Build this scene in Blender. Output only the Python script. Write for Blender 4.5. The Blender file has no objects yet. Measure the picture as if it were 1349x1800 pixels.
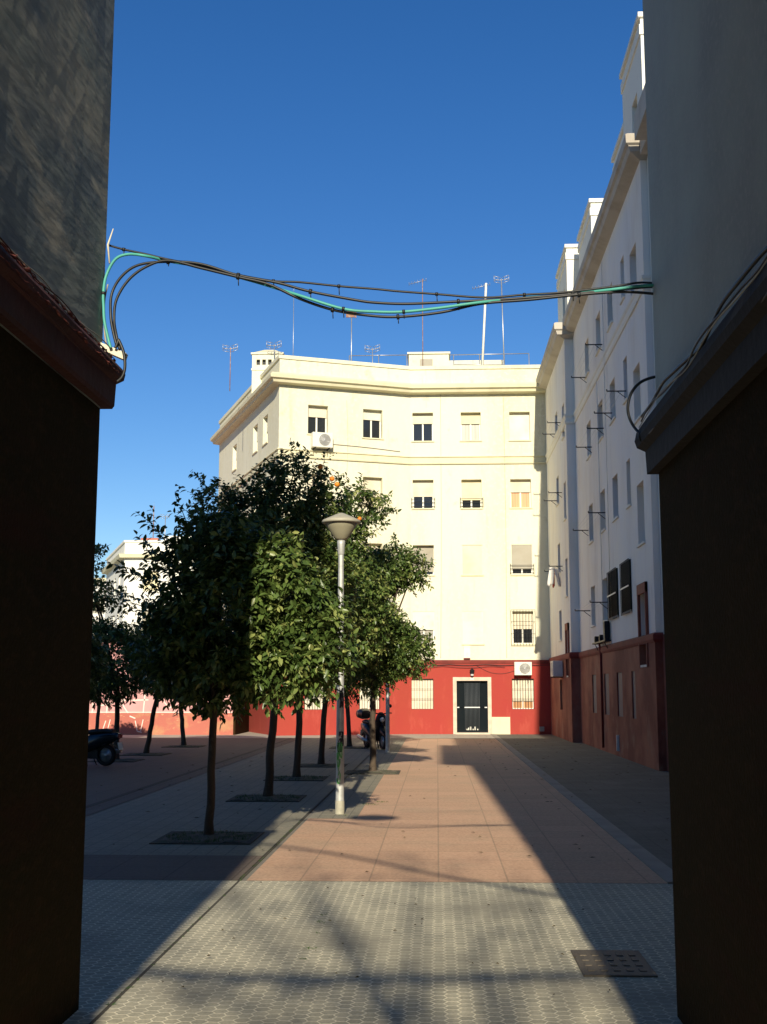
import bpy, math, random
import numpy as np
from mathutils import Vector, Matrix
R_ = math.radians
random.seed(7)
SC = bpy.context.scene
COL = SC.collection

# ------------------------------------------------------------------ camera, sky, sun, exposure
SUN_EL, SUN_AZ = 24.0, 1.1            # the sun stands behind the camera, a touch to the right
cam_d = bpy.data.cameras.new('camera'); cam = bpy.data.objects.new('camera', cam_d); COL.objects.link(cam)
cam.location = (0, 0, 1.7); cam.rotation_euler = (R_(90 + 8.45), 0, R_(2.55))
cam_d.sensor_fit = 'VERTICAL'; cam_d.sensor_height = 36; cam_d.lens = 42
cam_d.clip_start = .05; cam_d.clip_end = 2000
SC.camera = cam
W = bpy.data.worlds.new('World'); SC.world = W; W.use_nodes = True
wn = W.node_tree; bg = wn.nodes['Background']
sky = wn.nodes.new('ShaderNodeTexSky'); sky.sky_type = 'NISHITA'; sky.sun_disc = False
sky.sun_elevation = R_(SUN_EL); sky.sun_rotation = R_(180 - SUN_AZ)
sky.altitude = 300; sky.air_density = 1.0; sky.dust_density = .0; sky.ozone_density = 3.0
hs = wn.nodes.new('ShaderNodeHueSaturation'); hs.inputs['Hue'].default_value = .510; hs.inputs['Saturation'].default_value = 1.30; hs.inputs['Value'].default_value = 1.22
wn.links.new(sky.outputs[0], hs.inputs['Color']); wn.links.new(hs.outputs[0], bg.inputs[0])
bg.inputs[1].default_value = .075
sd = bpy.data.lights.new('sun', 'SUN'); sun = bpy.data.objects.new('sun', sd); COL.objects.link(sun)
sd.energy = 5.0; sd.angle = R_(.53); sd.color = (1, .9, .72)
tr = Vector((-math.sin(R_(SUN_AZ)) * math.cos(R_(SUN_EL)), math.cos(R_(SUN_AZ)) * math.cos(R_(SUN_EL)), -math.sin(R_(SUN_EL))))
sun.rotation_euler = tr.to_track_quat('-Z', 'Y').to_euler()
sun.location = (0, -30, 30)
SC.view_settings.view_transform = 'Standard'; SC.view_settings.look = 'None'
SC.view_settings.exposure = .34; SC.view_settings.gamma = 1

# ------------------------------------------------------------------ materials
def new_mat(name):
    m = bpy.data.materials.new(name); m.use_nodes = True
    return m, m.node_tree, m.node_tree.nodes['Principled BSDF']
def mat(name, c, rough=.85, var=(), bump=None, metal=0., spec=.4, streak=None):
    """var: list of (noise scale xyz, second colour, low, high, seed)"""
    m, t, b = new_mat(name); n, l = t.nodes, t.links
    b.inputs['Roughness'].default_value = rough; b.inputs['Metallic'].default_value = metal
    b.inputs['Specular IOR Level'].default_value = spec
    geo = n.new('ShaderNodeNewGeometry')
    rgb = n.new('ShaderNodeRGB'); rgb.outputs[0].default_value = (*c, 1); cur = rgb.outputs[0]
    for i, (sc, c2, lo, hi) in enumerate(var):
        mp = n.new('ShaderNodeMapping'); mp.inputs['Scale'].default_value = sc
        mp.inputs['Location'].default_value = (3.7 * i + 1, 1.3 * i, 2.1 * i)
        l.new(geo.outputs['Position'], mp.inputs['Vector'])
        no = n.new('ShaderNodeTexNoise'); no.inputs['Scale'].default_value = 1; no.inputs['Detail'].default_value = 6
        no.inputs['Roughness'].default_value = .62
        l.new(mp.outputs[0], no.inputs['Vector'])
        r = n.new('ShaderNodeMapRange'); r.inputs[1].default_value = lo; r.inputs[2].default_value = hi
        l.new(no.outputs[0], r.inputs[0])
        mx = n.new('ShaderNodeMixRGB'); l.new(r.outputs[0], mx.inputs[0]); l.new(cur, mx.inputs[1])
        mx.inputs[2].default_value = (*c2, 1); cur = mx.outputs[0]
    l.new(cur, b.inputs['Base Color'])
    if bump:
        no = n.new('ShaderNodeTexNoise'); no.inputs['Scale'].default_value = bump[0]; no.inputs['Detail'].default_value = 5
        if len(bump) > 3:
            mb_ = n.new('ShaderNodeMapping'); mb_.inputs['Scale'].default_value = bump[3]; l.new(geo.outputs['Position'], mb_.inputs['Vector']); l.new(mb_.outputs[0], no.inputs['Vector'])
        else: l.new(geo.outputs['Position'], no.inputs['Vector'])
        bp = n.new('ShaderNodeBump'); bp.inputs['Strength'].default_value = bump[1]; bp.inputs['Distance'].default_value = bump[2] if len(bump) > 2 else .02
        l.new(no.outputs[0], bp.inputs['Height']); l.new(bp.outputs[0], b.inputs['Normal'])
    return m
M = {}
M['cream'] = mat('cream_stucco', (.74, .71, .53), .9, [((.5, .5, .12), (.66, .61, .41), .45, .72), ((3.2, 3.2, .30), (.52, .47, .32), .58, .84), ((7, 7, 7), (.76, .73, .56), .5, .7), ((1.1, 1.1, .9), (.60, .55, .37), .62, .72)], (9, .25, .01))
M['cream_trim'] = mat('cream_trim', (.70, .65, .43), .85, [((1.5, 1.5, .6), (.58, .52, .34), .5, .8)], (12, .2, .01))
M['white'] = mat('white_stucco', (.88, .83, .71), .9, [((1.0, .8, .22), (.70, .64, .55), .46, .74), ((.35, .35, .5), (.80, .79, .75), .4, .7), ((4, 3, .4), (.52, .46, .38), .60, .82)], (8, .3, .012))
M['white_trim'] = mat('white_trim', (.80, .78, .68), .85, [((1, 1, 1), (.6, .55, .46), .55, .8)], (12, .2, .01))
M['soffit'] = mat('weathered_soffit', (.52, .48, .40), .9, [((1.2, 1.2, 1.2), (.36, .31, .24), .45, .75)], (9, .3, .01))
M['red'] = mat('red_stucco', (.36, .052, .034), .9, [((.8, .8, .5), (.36, .042, .034), .4, .7), ((3, 3, 1.0), (.46, .085, .06), .56, .8)], (10, .3, .01))
M['red_old'] = mat('worn_red_stucco', (.36, .135, .08), .9, [((.9, .5, .5), (.20, .055, .036), .42, .60), ((3, .9, .9), (.34, .18, .12), .56, .74), ((9, 3, 4), (.22, .13, .10), .60, .75)], (10, .35, .01))
M['red_dark'] = mat('dark_red_trim', (.22, .04, .03), .85, [((2, 2, 2), (.15, .03, .025), .45, .7)], (15, .3, .01))
M['pink'] = mat('pink_wall', (.64, .34, .32), .9, [((.7, .7, .7), (.56, .28, .26), .4, .7), ((4, 4, 1.2), (.72, .44, .38), .58, .8)], (10, .3, .01))
M['pink_low'] = mat('worn_red_band', (.44, .14, .10), .9, [((1.1, 1.1, 1.8), (.46, .22, .12), .5, .62), ((5, 5, 7), (.62, .33, .18), .62, .72), ((1.5, 1.5, 3), (.16, .07, .05), .64, .8)], (10, .35, .01))
M['grey_wall'] = mat('grey_alley_stucco', (.50, .54, .50), .92, [((.9, .9, .7), (.38, .39, .38), .4, .7), ((30, 30, 30), (.52, .52, .49), .5, .7)], (26, .5, .01))
M['sun_patch_wall'] = mat('dark_paint_sun_patches', (.27, .315, .335), .92, [((1, .30, .85), (.52, .50, .42), .50, .60), ((1, .5, 1.9), (.36, .40, .37), .45, .60), ((1, 1.0, 3.4), (.60, .57, .48), .58, .66), ((1, 4, 16), (.62, .58, .5), .62, .72)], (14, .35, .015, (1, .22, 1)))  # lighter patches put grazing sunlight into the wall colour
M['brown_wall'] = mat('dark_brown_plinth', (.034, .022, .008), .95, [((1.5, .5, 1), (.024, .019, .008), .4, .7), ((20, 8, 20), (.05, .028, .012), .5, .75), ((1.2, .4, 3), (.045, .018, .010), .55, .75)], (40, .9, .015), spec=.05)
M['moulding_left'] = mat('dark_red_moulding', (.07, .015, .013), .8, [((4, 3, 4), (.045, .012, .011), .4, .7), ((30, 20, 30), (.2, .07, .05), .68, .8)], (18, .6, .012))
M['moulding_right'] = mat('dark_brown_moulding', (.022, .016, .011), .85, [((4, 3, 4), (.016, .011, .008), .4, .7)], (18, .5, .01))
M['glass'] = mat('dark_window_glass', (.02, .022, .024), .08, spec=.6)
M['glass_curtain'] = mat('glass_over_net_curtain', (.42, .40, .33), .3, [((14, 14, .3), (.25, .24, .2), .4, .65)])
M['glass_orange'] = mat('glass_over_orange_curtain', (.62, .32, .14), .35, [((12, 12, .2), (.42, .2, .08), .42, .6)])
M['pvc'] = mat('white_window_frame', (.78, .76, .66), .5)
def slat_mat(name, c, step=.045, rough=.6, spec=.4):
    m, t, b = new_mat(name); n, l = t.nodes, t.links
    b.inputs['Roughness'].default_value = rough; b.inputs['Specular IOR Level'].default_value = spec
    geo = n.new('ShaderNodeNewGeometry'); sp = n.new('ShaderNodeSeparateXYZ'); l.new(geo.outputs['Position'], sp.inputs[0])
    m1 = n.new('ShaderNodeMath'); m1.operation = 'MULTIPLY'; m1.inputs[1].default_value = 1 / step; l.new(sp.outputs[2], m1.inputs[0])
    m2 = n.new('ShaderNodeMath'); m2.operation = 'FRACT'; l.new(m1.outputs[0], m2.inputs[0])
    m3 = n.new('ShaderNodeMapRange'); m3.inputs[1].default_value = 0; m3.inputs[2].default_value = .25; l.new(m2.outputs[0], m3.inputs[0])
    bp = n.new('ShaderNodeBump'); bp.inputs['Strength'].default_value = .6; bp.inputs['Distance'].default_value = .01
    l.new(m3.outputs[0], bp.inputs['Height']); l.new(bp.outputs[0], b.inputs['Normal'])
    no = n.new('ShaderNodeTexNoise'); no.inputs['Scale'].default_value = 2.2; no.inputs['Detail'].default_value = 4; l.new(geo.outputs['Position'], no.inputs['Vector'])
    mr = n.new('ShaderNodeMapRange'); mr.inputs[1].default_value = .4; mr.inputs[2].default_value = .7; l.new(no.outputs[0], mr.inputs[0])
    mx = n.new('ShaderNodeMixRGB'); l.new(mr.outputs[0], mx.inputs[0]); mx.inputs[1].default_value = (*c, 1); mx.inputs[2].default_value = (c[0] * .88, c[1] * .86, c[2] * .82, 1)
    l.new(mx.outputs[0], b.inputs['Base Color'])
    return m
M['shut_cream'] = slat_mat('cream_roller_shutter', (.72, .66, .50))
M['shut_white'] = slat_mat('white_roller_shutter', (.78, .75, .60))
M['shut_grey'] = slat_mat('grey_roller_shutter', (.40, .37, .29))
M['shut_yellow'] = slat_mat('yellow_roller_shutter', (.76, .69, .44))
M['shut_blue'] = slat_mat('blue_grey_roller_shutter', (.12, .14, .155))
M['door_bars'] = mat('grey_door_bars', (.10, .11, .12), .5)
M['shut_dark'] = slat_mat('dark_green_shutter', (.018, .022, .018), .045, .9, .1)
M['black_metal'] = mat('black_metal', (.014, .015, .017), .5, metal=.0, spec=.25)
M['door_black'] = mat('black_glazed_door', (.010, .014, .017), .12, spec=.25)
M['alu'] = mat('brushed_aluminium', (.55, .56, .56), .4, [((2, 2, 9), (.42, .43, .43), .4, .7)], metal=.7)
M['galv'] = mat('galvanised_steel_pole', (.52, .53, .50), .5, [((3, 3, 6), (.36, .37, .35), .45, .7)], metal=.35)
M['rust'] = mat('rusty_mast', (.28, .14, .08), .8, [((5, 5, 5), (.4, .38, .36), .5, .7)])
M['stone'] = mat('pale_door_stone', (.62, .52, .40), .8, [((4, 4, 4), (.52, .42, .32), .45, .7)], (20, .2, .01))
M['ac_white'] = mat('white_painted_casing', (.72, .70, .60), .5, [((3, 3, 3), (.55, .52, .44), .55, .8)])
M['grey_plastic'] = mat('grey_plastic', (.30, .29, .25), .6)
M['cable_black'] = mat('black_cable_sheath', (.016, .017, .018), .45)
M['cable_teal'] = mat('turquoise_cable_sheath', (.07, .36, .29), .5, [((9, 9, 9), (.07, .30, .25), .5, .7)])
M['cable_pale'] = mat('pale_cable_sheath', (.35, .32, .26), .6)
M['bracket'] = mat('cream_cable_bracket', (.62, .58, .45), .6, [((30, 30, 30), (.4, .3, .22), .58, .7)])
M['bark'] = mat('orange_tree_bark', (.085, .062, .042), .9, [((9, 9, 2), (.05, .038, .027), .4, .7), ((25, 25, 8), (.13, .11, .08), .6, .75)], (40, .8, .01))
M['twig'] = mat('green_twig', (.09, .11, .04), .8)
M['orange'] = mat('orange_fruit', (.85, .24, .02), .45, [((20, 20, 20), (.8, .3, .03), .4, .7)], (160, .2, .002))
M['soil'] = mat('dry_soil', (.16, .135, .10), 1, [((6, 6, 6), (.07, .085, .04), .45, .65)], (30, .9, .03))
M['grass'] = mat('weed_green', (.06, .12, .02), .7)
M['dead_leaf'] = mat('fallen_leaf', (.06, .045, .02), .8, [((3, 3, 3), (.12, .10, .03), .5, .6)])
M['concrete'] = mat('concrete', (.42, .38, .30), .9, [((1.5, 1.5, 1.5), (.34, .30, .24), .4, .7), ((20, 20, 20), (.46, .42, .34), .5, .7)], (30, .3, .01))
M['kerb'] = mat('kerb_stone', (.34, .31, .25), .9, [((2, 2, 2), (.25, .23, .19), .4, .7)], (30, .3, .01))
M['groove'] = mat('dark_joint', (.085, .075, .055), .95, [((6, 6, 6), (.09, .08, .05), .5, .7)])
M['iron'] = mat('cast_iron', (.14, .12, .09), .6, [((8, 8, 8), (.14, .11, .08), .5, .7)], (60, .5, .01), metal=.4)
M['ground'] = mat('grey_ground', (.22, .20, .16), .95, [((.5, .5, .5), (.17, .155, .125), .4, .7), ((14, 14, 14), (.26, .235, .19), .5, .7)], (25, .4, .01))
M['graffiti_white'] = mat('white_spray_paint', (.85, .66, .56), .8)
M['flaking'] = mat('flaking_paint', (.10, .022, .018), .85, [((20, 9, 20), (.40, .11, .08), .50, .56), ((22, 11, 22), (.60, .54, .40), .60, .64)])
M['graffiti_green'] = mat('green_spray_paint', (.12, .42, .12), .6)
M['graffiti_black'] = mat('black_spray_paint', (.02, .02, .025), .6)
M['tower_red'] = mat('terracotta_tile', (.42, .14, .09), .85)
M['roof'] = mat('terracotta_roof_deck', (.34, .17, .11), .9)
M['tyre'] = mat('black_rubber', (.012, .012, .012), .7)
M['scoot'] = mat('dark_scooter_paint', (.012, .018, .022), .25, spec=.6)
M['scoot2'] = mat('black_scooter_paint', (.014, .012, .012), .3, spec=.6)
M['seat'] = mat('black_vinyl', (.012, .012, .013), .5)
M['lens_red'] = mat('red_lens', (.35, .02, .02), .3)
M['lens_clear'] = mat('clear_lens', (.6, .6, .58), .15)
M['cloth_white'] = mat('white_laundry', (.75, .72, .64), .9)
M['cloth_red'] = mat('red_laundry', (.5, .08, .06), .9)
M['lamp_shade'] = mat('grey_lamp_cowl', (.40, .38, .29), .5, [((8, 8, 8), (.33, .31, .24), .45, .7)])
M['lamp_bowl'] = mat('frosted_lamp_bowl', (.30, .28, .19), .35)

def leaf_mat(name, c0, c1, c2):
    m, t, b = new_mat(name); n, l = t.nodes, t.links
    at = n.new('ShaderNodeAttribute'); at.attribute_name = 'tint'
    cr = n.new('ShaderNodeValToRGB'); e = cr.color_ramp.elements
    e[0].color = (*c0, 1); e[1].color = (*c2, 1); e[1].position = 1; k = e.new(.55); k.color = (*c1, 1)
    l.new(at.outputs['Fac'], cr.inputs[0]); l.new(cr.outputs[0], b.inputs['Base Color'])
    b.inputs['Roughness'].default_value = .38; b.inputs['Specular IOR Level'].default_value = .45
    tl = n.new('ShaderNodeBsdfTranslucent'); l.new(cr.outputs[0], tl.inputs[0])
    mx = n.new('ShaderNodeMixShader'); mx.inputs[0].default_value = .18
    l.new(b.outputs[0], mx.inputs[1]); l.new(tl.outputs[0], mx.inputs[2]); l.new(mx.outputs[0], n['Material Output'].inputs[0])
    return m
M['leaf'] = leaf_mat('orange_tree_leaf', (.024, .052, .012), (.115, .175, .040), (.38, .40, .13))

def hex_mat():
    m, t, b = new_mat('hexagonal_paving'); n, l = t.nodes, t.links
    geo = n.new('ShaderNodeNewGeometry')
    def vm(op, a, bb=None, **k):
        x = n.new('ShaderNodeVectorMath'); x.operation = op
        l.new(a, x.inputs[0])
        if bb is not None:
            if isinstance(bb, tuple): x.inputs[1].default_value = bb
            else: l.new(bb, x.inputs[1])
        return x.outputs['Value'] if op in ('DOT_PRODUCT', 'LENGTH') else x.outputs[0]
    def ma(op, a, bb=None):
        x = n.new('ShaderNodeMath'); x.operation = op
        for i, v in enumerate((a, bb)):
            if v is None: continue
            if isinstance(v, (int, float)): x.inputs[i].default_value = v
            else: l.new(v, x.inputs[i])
        return x.outputs[0]
    s = .084
    nz = n.new('ShaderNodeTexNoise'); nz.inputs['Scale'].default_value = 14; nz.inputs['Detail'].default_value = 3; l.new(geo.outputs['Position'], nz.inputs['Vector'])
    wob = vm('MULTIPLY', vm('SUBTRACT', nz.outputs['Color'], (.5, .5, .5)), (.026, .026, 0))
    p = vm('ADD', vm('MULTIPLY', vm('ADD', geo.outputs['Position'], wob), (1 / s, 1 / s, 0)), (1000 * 1.7320508, 1000, 0))
    r = (1.7320508, 1, 1); h = (.8660254, .5, 0)
    a = vm('SUBTRACT', vm('MODULO', p, r), h)
    c = vm('SUBTRACT', vm('MODULO', vm('SUBTRACT', p, h), r), h)
    la, lc = vm('DOT_PRODUCT', a, a), vm('DOT_PRODUCT', c, c)
    cmp = ma('LESS_THAN', la, lc)
    mx = n.new('ShaderNodeMix'); mx.data_type = 'VECTOR'; l.new(cmp, mx.inputs[0]); l.new(c, mx.inputs[4]); l.new(a, mx.inputs[5])
    g = mx.outputs[1]; ab = vm('ABSOLUTE', g)
    sp = n.new('ShaderNodeSeparateXYZ'); l.new(ab, sp.inputs[0])
    d = ma('MAXIMUM', sp.outputs[1], vm('DOT_PRODUCT', ab, (.8660254, .5, 0)))
    cell = vm('SUBTRACT', p, g)
    wn_ = n.new('ShaderNodeTexWhiteNoise'); l.new(cell, wn_.inputs['Vector'])
    big = n.new('ShaderNodeTexNoise'); big.inputs['Scale'].default_value = .8; big.inputs['Detail'].default_value = 5; l.new(geo.outputs['Position'], big.inputs['Vector'])
    wv = ma('ADD', .405, ma('MULTIPLY', big.outputs[0], .06))
    ed = n.new('ShaderNodeMapRange'); l.new(d, ed.inputs[0]); l.new(wv, ed.inputs[1]); ed.inputs[2].default_value = .475
    t1 = n.new('ShaderNodeMixRGB'); l.new(wn_.outputs[0], t1.inputs[0]); t1.inputs[1].default_value = (.37, .345, .25, 1); t1.inputs[2].default_value = (.47, .43, .31, 1)
    fine = n.new('ShaderNodeTexNoise'); fine.inputs['Scale'].default_value = 70; l.new(geo.outputs['Position'], fine.inputs['Vector'])
    t1b = n.new('ShaderNodeMixRGB'); t1b.blend_type = 'OVERLAY'; t1b.inputs[0].default_value = .4; l.new(t1.outputs[0], t1b.inputs[1]); l.new(fine.outputs[0], t1b.inputs[2])
    t2 = n.new('ShaderNodeMixRGB'); l.new(ed.outputs[0], t2.inputs[0]); l.new(t1b.outputs[0], t2.inputs[1]); t2.inputs[2].default_value = (.84, .77, .56, 1)
    dirt = n.new('ShaderNodeMapRange'); dirt.inputs[1].default_value = .50; dirt.inputs[2].default_value = .70; dirt.inputs[4].default_value = .75; l.new(big.outputs[0], dirt.inputs[0])
    t3 = n.new('ShaderNodeMixRGB'); l.new(dirt.outputs[0], t3.inputs[0]); l.new(t2.outputs[0], t3.inputs[1]); t3.inputs[2].default_value = (.27, .25, .19, 1)
    l.new(t3.outputs[0], b.inputs['Base Color']); b.inputs['Roughness'].default_value = .85
    bp = n.new('ShaderNodeBump'); bp.inputs['Strength'].default_value = .5; bp.inputs['Distance'].default_value = .004
    l.new(ed.outputs[0], bp.inputs['Height']); l.new(bp.outputs[0], b.inputs['Normal'])
    return m
M['hex'] = hex_mat()
def slab_mat(name, c1, c2, joint, size, w=.012, grime=(.2, .15, .1)):
    m, t, b = new_mat(name); n, l = t.nodes, t.links
    geo = n.new('ShaderNodeNewGeometry')
    br = n.new('ShaderNodeTexBrick'); l.new(geo.outputs['Position'], br.inputs['Vector'])
    br.offset = 0; br.inputs['Color1'].default_value = (*c1, 1); br.inputs['Color2'].default_value = (*c2, 1); br.inputs['Mortar'].default_value = (*joint, 1)
    br.inputs['Scale'].default_value = 1; br.inputs['Brick Width'].default_value = size; br.inputs['Row Height'].default_value = size
    br.inputs['Mortar Size'].default_value = w; br.inputs['Mortar Smooth'].default_value = .5
    no = n.new('ShaderNodeTexNoise'); no.inputs['Scale'].default_value = .9; no.inputs['Detail'].default_value = 6; no.inputs['Roughness'].default_value = .65; l.new(geo.outputs['Position'], no.inputs['Vector'])
    mr = n.new('ShaderNodeMapRange'); mr.inputs[1].default_value = .48; mr.inputs[2].default_value = .72; mr.inputs[4].default_value = .55; l.new(no.outputs[0], mr.inputs[0])
    mx = n.new('ShaderNodeMixRGB'); l.new(mr.outputs[0], mx.inputs[0]); l.new(br.outputs[0], mx.inputs[1]); mx.inputs[2].default_value = (*grime, 1)
    f = n.new('ShaderNodeTexNoise'); f.inputs['Scale'].default_value = 35; f.inputs['Detail'].default_value = 4; l.new(geo.outputs['Position'], f.inputs['Vector'])
    ov = n.new('ShaderNodeMixRGB'); ov.blend_type = 'OVERLAY'; ov.inputs[0].default_value = .45; l.new(mx.outputs[0], ov.inputs[1]); l.new(f.outputs[0], ov.inputs[2])
    l.new(ov.outputs[0], b.inputs['Base Color']); b.inputs['Roughness'].default_value = .85
    bp = n.new('ShaderNodeBump'); bp.inputs['Strength'].default_value = .4; bp.inputs['Distance'].default_value = .006; l.new(f.outputs[0], bp.inputs['Height']); l.new(bp.outputs[0], b.inputs['Normal'])
    return m
M['red_slab'] = slab_mat('terracotta_slabs', (.60, .37, .235), (.54, .335, .21), (.40, .26, .165), .62, .010, (.42, .31, .20))
M['shade_brown_slab'] = slab_mat('shade_darkened_slabs', (.15, .11, .08), (.13, .10, .075), (.08, .06, .045), .62, .010, (.11, .09, .065))  # slabs on the shaded left, darkened so the colour itself holds shade
M['grey_slab'] = slab_mat('grey_pavers', (.24, .22, .155), (.28, .25, .18), (.14, .13, .10), .2, .008, (.20, .19, .15))
M['green_slab'] = slab_mat('grey_green_pavers', (.115, .112, .088), (.135, .13, .10), (.08, .08, .06), .3, .008, (.2, .2, .17))  # grey-green lowered to carry the shade lying on the right side

# ------------------------------------------------------------------ mesh helpers
class MB:
    def __init__(s): s.v = []; s.f = []; s.m = []; s.mats = []; s.smooth = []
    def mi(s, m):
        if m is None: return 0
        if m not in s.mats: s.mats.append(m)
        return s.mats.index(m)
    def face(s, pts, m=None, sm=False):
        i = len(s.v); s.v += [tuple(p) for p in pts]; s.f.append(tuple(range(i, i + len(pts)))); s.m.append(s.mi(m)); s.smooth.append(sm)
    def idx(s, pts, faces, m=None, sm=False):
        i = len(s.v); s.v += [tuple(p) for p in pts]
        for f in faces: s.f.append(tuple(i + k for k in f)); s.m.append(s.mi(m)); s.smooth.append(sm)
    def hexa(s, p, m=None):     # 8 points: bottom 4, top 4
        s.idx(p, [(3, 2, 1, 0), (4, 5, 6, 7), (0, 1, 5, 4), (1, 2, 6, 5), (2, 3, 7, 6), (3, 0, 4, 7)], m)
    def box(s, x0, x1, y0, y1, z0, z1, m=None):
        s.hexa([(x0, y0, z0), (x1, y0, z0), (x1, y1, z0), (x0, y1, z0), (x0, y0, z1), (x1, y0, z1), (x1, y1, z1), (x0, y1, z1)], m)
    def tube(s, pts, r, n=8, m=None, cap=True):
        pts = [Vector(p) for p in pts]; rs = r if isinstance(r, (list, tuple)) else [r] * len(pts)
        ref = None; rings = []
        for i, p in enumerate(pts):
            d = (pts[min(i + 1, len(pts) - 1)] - pts[max(i - 1, 0)])
            if d.length < 1e-9: d = Vector((0, 0, 1))
            d.normalize()
            if ref is None: ref = Vector((1, 0, 0)) if abs(d.x) < .8 else Vector((0, 1, 0))
            a = (ref - d * ref.dot(d)).normalized(); b = d.cross(a); ref = a
            rings.append([p + (a * math.cos(2 * math.pi * k / n) + b * math.sin(2 * math.pi * k / n)) * rs[i] for k in range(n)])
        base = len(s.v); mi = s.mi(m)
        for rg in rings: s.v += [tuple(q) for q in rg]
        for i in range(len(rings) - 1):
            for k in range(n):
                k2 = (k + 1) % n
                s.f.append((base + i * n + k, base + i * n + k2, base + (i + 1) * n + k2, base + (i + 1) * n + k)); s.m.append(mi); s.smooth.append(True)
        if cap:
            s.f.append(tuple(base + k for k in range(n))[::-1]); s.m.append(mi); s.smooth.append(False)
            s.f.append(tuple(base + (len(rings) - 1) * n + k for k in range(n))); s.m.append(mi); s.smooth.append(False)
    def lathe(s, prof, c=(0, 0, 0), n=32, m=None, axis='Z', sm=True):
        base = len(s.v); mi = s.mi(m)
        for (r, h) in prof:
            for k in range(n):
                a = 2 * math.pi * k / n; x, y = r * math.cos(a), r * math.sin(a)
                q = (x, y, h) if axis == 'Z' else ((h, x, y) if axis == 'X' else (x, h, y))
                s.v.append((q[0] + c[0], q[1] + c[1], q[2] + c[2]))
        for i in range(len(prof) - 1):
            for k in range(n):
                k2 = (k + 1) % n
                s.f.append((base + i * n + k, base + i * n + k2, base + (i + 1) * n + k2, base + (i + 1) * n + k)); s.m.append(mi); s.smooth.append(sm)
    def build(s, name, m, parent=None, bevel=0):
        me = bpy.data.meshes.new(name); me.from_pydata(s.v, [], s.f)
        mats = s.mats if s.mats else [m]
        if s.mats and m is not None and m not in s.mats: pass
        for x in mats: me.materials.append(x)
        if s.mats: me.polygons.foreach_set('material_index', s.m)
        me.polygons.foreach_set('use_smooth', s.smooth)
        me.update()
        o = bpy.data.objects.new(name, me); COL.objects.link(o)
        if parent is not None:
            o.parent = parent; o.matrix_parent_inverse = Matrix.Identity(4)
            if world_loc(parent).length > 0 and not getattr(s, 'local', False):
                for v in me.vertices: v.co -= world_loc(parent)
        if bevel:
            b = o.modifiers.new('bevel', 'BEVEL'); b.width = bevel; b.segments = 2; b.limit_method = 'ANGLE'
        return o
def world_loc(o):
    p = Vector(o.location)
    while o.parent: o = o.parent; p = p + Vector(o.location)
    return p
def lmb():
    m = MB(); m.local = True; return m
def tag(o, label=None, cat=None, group=None, kind=None):
    if label: o['label'] = label
    if cat: o['category'] = cat
    if group: o['group'] = group
    if kind: o['kind'] = kind
    return o
def thing(name, loc, label, cat, group=None, rz=0):
    o = bpy.data.objects.new(name, None); COL.objects.link(o); o.location = loc; o.rotation_euler = (0, 0, rz)
    o.empty_display_size = .3
    return tag(o, label, cat, group)
def structure(name, mb, m, label=None):
    o = mb.build(name, m); o['kind'] = 'structure'
    if label: o['label'] = label; o['category'] = name.split('_')[0]
    return o
class Fr:      # a wall's own frame: a runs along the wall, b points out of it, z is up
    def __init__(s, o, u): s.o = Vector((*o, 0)); s.u = Vector((*u, 0)).normalized(); s.n = Vector((s.u.y, -s.u.x, 0))
    def p(s, a, b, z): return s.o + s.u * a + s.n * b + Vector((0, 0, z))
def fbox(mb, F, a0, a1, b0, b1, z0, z1, m=None):
    mb.hexa([F.p(a0, b1, z0), F.p(a1, b1, z0), F.p(a1, b0, z0), F.p(a0, b0, z0), F.p(a0, b1, z1), F.p(a1, b1, z1), F.p(a1, b0, z1), F.p(a0, b0, z1)], m)
def facade(mb, F, a0, a1, z0, z1, holes, b=0., depth=.26, m=None, inset=None):
    hs_ = [h for h in holes if h[0] < a1 and h[1] > a0 and h[2] < z1 and h[3] > z0]
    A = sorted({a0, a1} | {min(max(v, a0), a1) for h in hs_ for v in h[:2]}); Z = sorted({z0, z1} | {min(max(v, z0), z1) for h in hs_ for v in h[2:]})
    for i in range(len(A) - 1):
        for k in range(len(Z) - 1):
            ca, cz = (A[i] + A[i + 1]) / 2, (Z[k] + Z[k + 1]) / 2
            if any(h[0] < ca < h[1] and h[2] < cz < h[3] for h in hs_): continue
            mb.face([F.p(A[i], b, Z[k]), F.p(A[i + 1], b, Z[k]), F.p(A[i + 1], b, Z[k + 1]), F.p(A[i], b, Z[k + 1])], m)
    for (h0, h1, k0, k1) in hs_:
        c0, c1 = max(k0, z0), min(k1, z1); d = -depth
        mb.face([F.p(h0, b, c0), F.p(h0, b, c1), F.p(h0, d, c1), F.p(h0, d, c0)], m)
        mb.face([F.p(h1, b, c1), F.p(h1, b, c0), F.p(h1, d, c0), F.p(h1, d, c1)], m)
        if k1 <= z1: mb.face([F.p(h0, b, k1), F.p(h1, b, k1), F.p(h1, d, k1), F.p(h0, d, k1)], m)
        if k0 >= z0: mb.face([F.p(h1, b, k0), F.p(h0, b, k0), F.p(h0, d, k0), F.p(h1, d, k0)], m)
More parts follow.
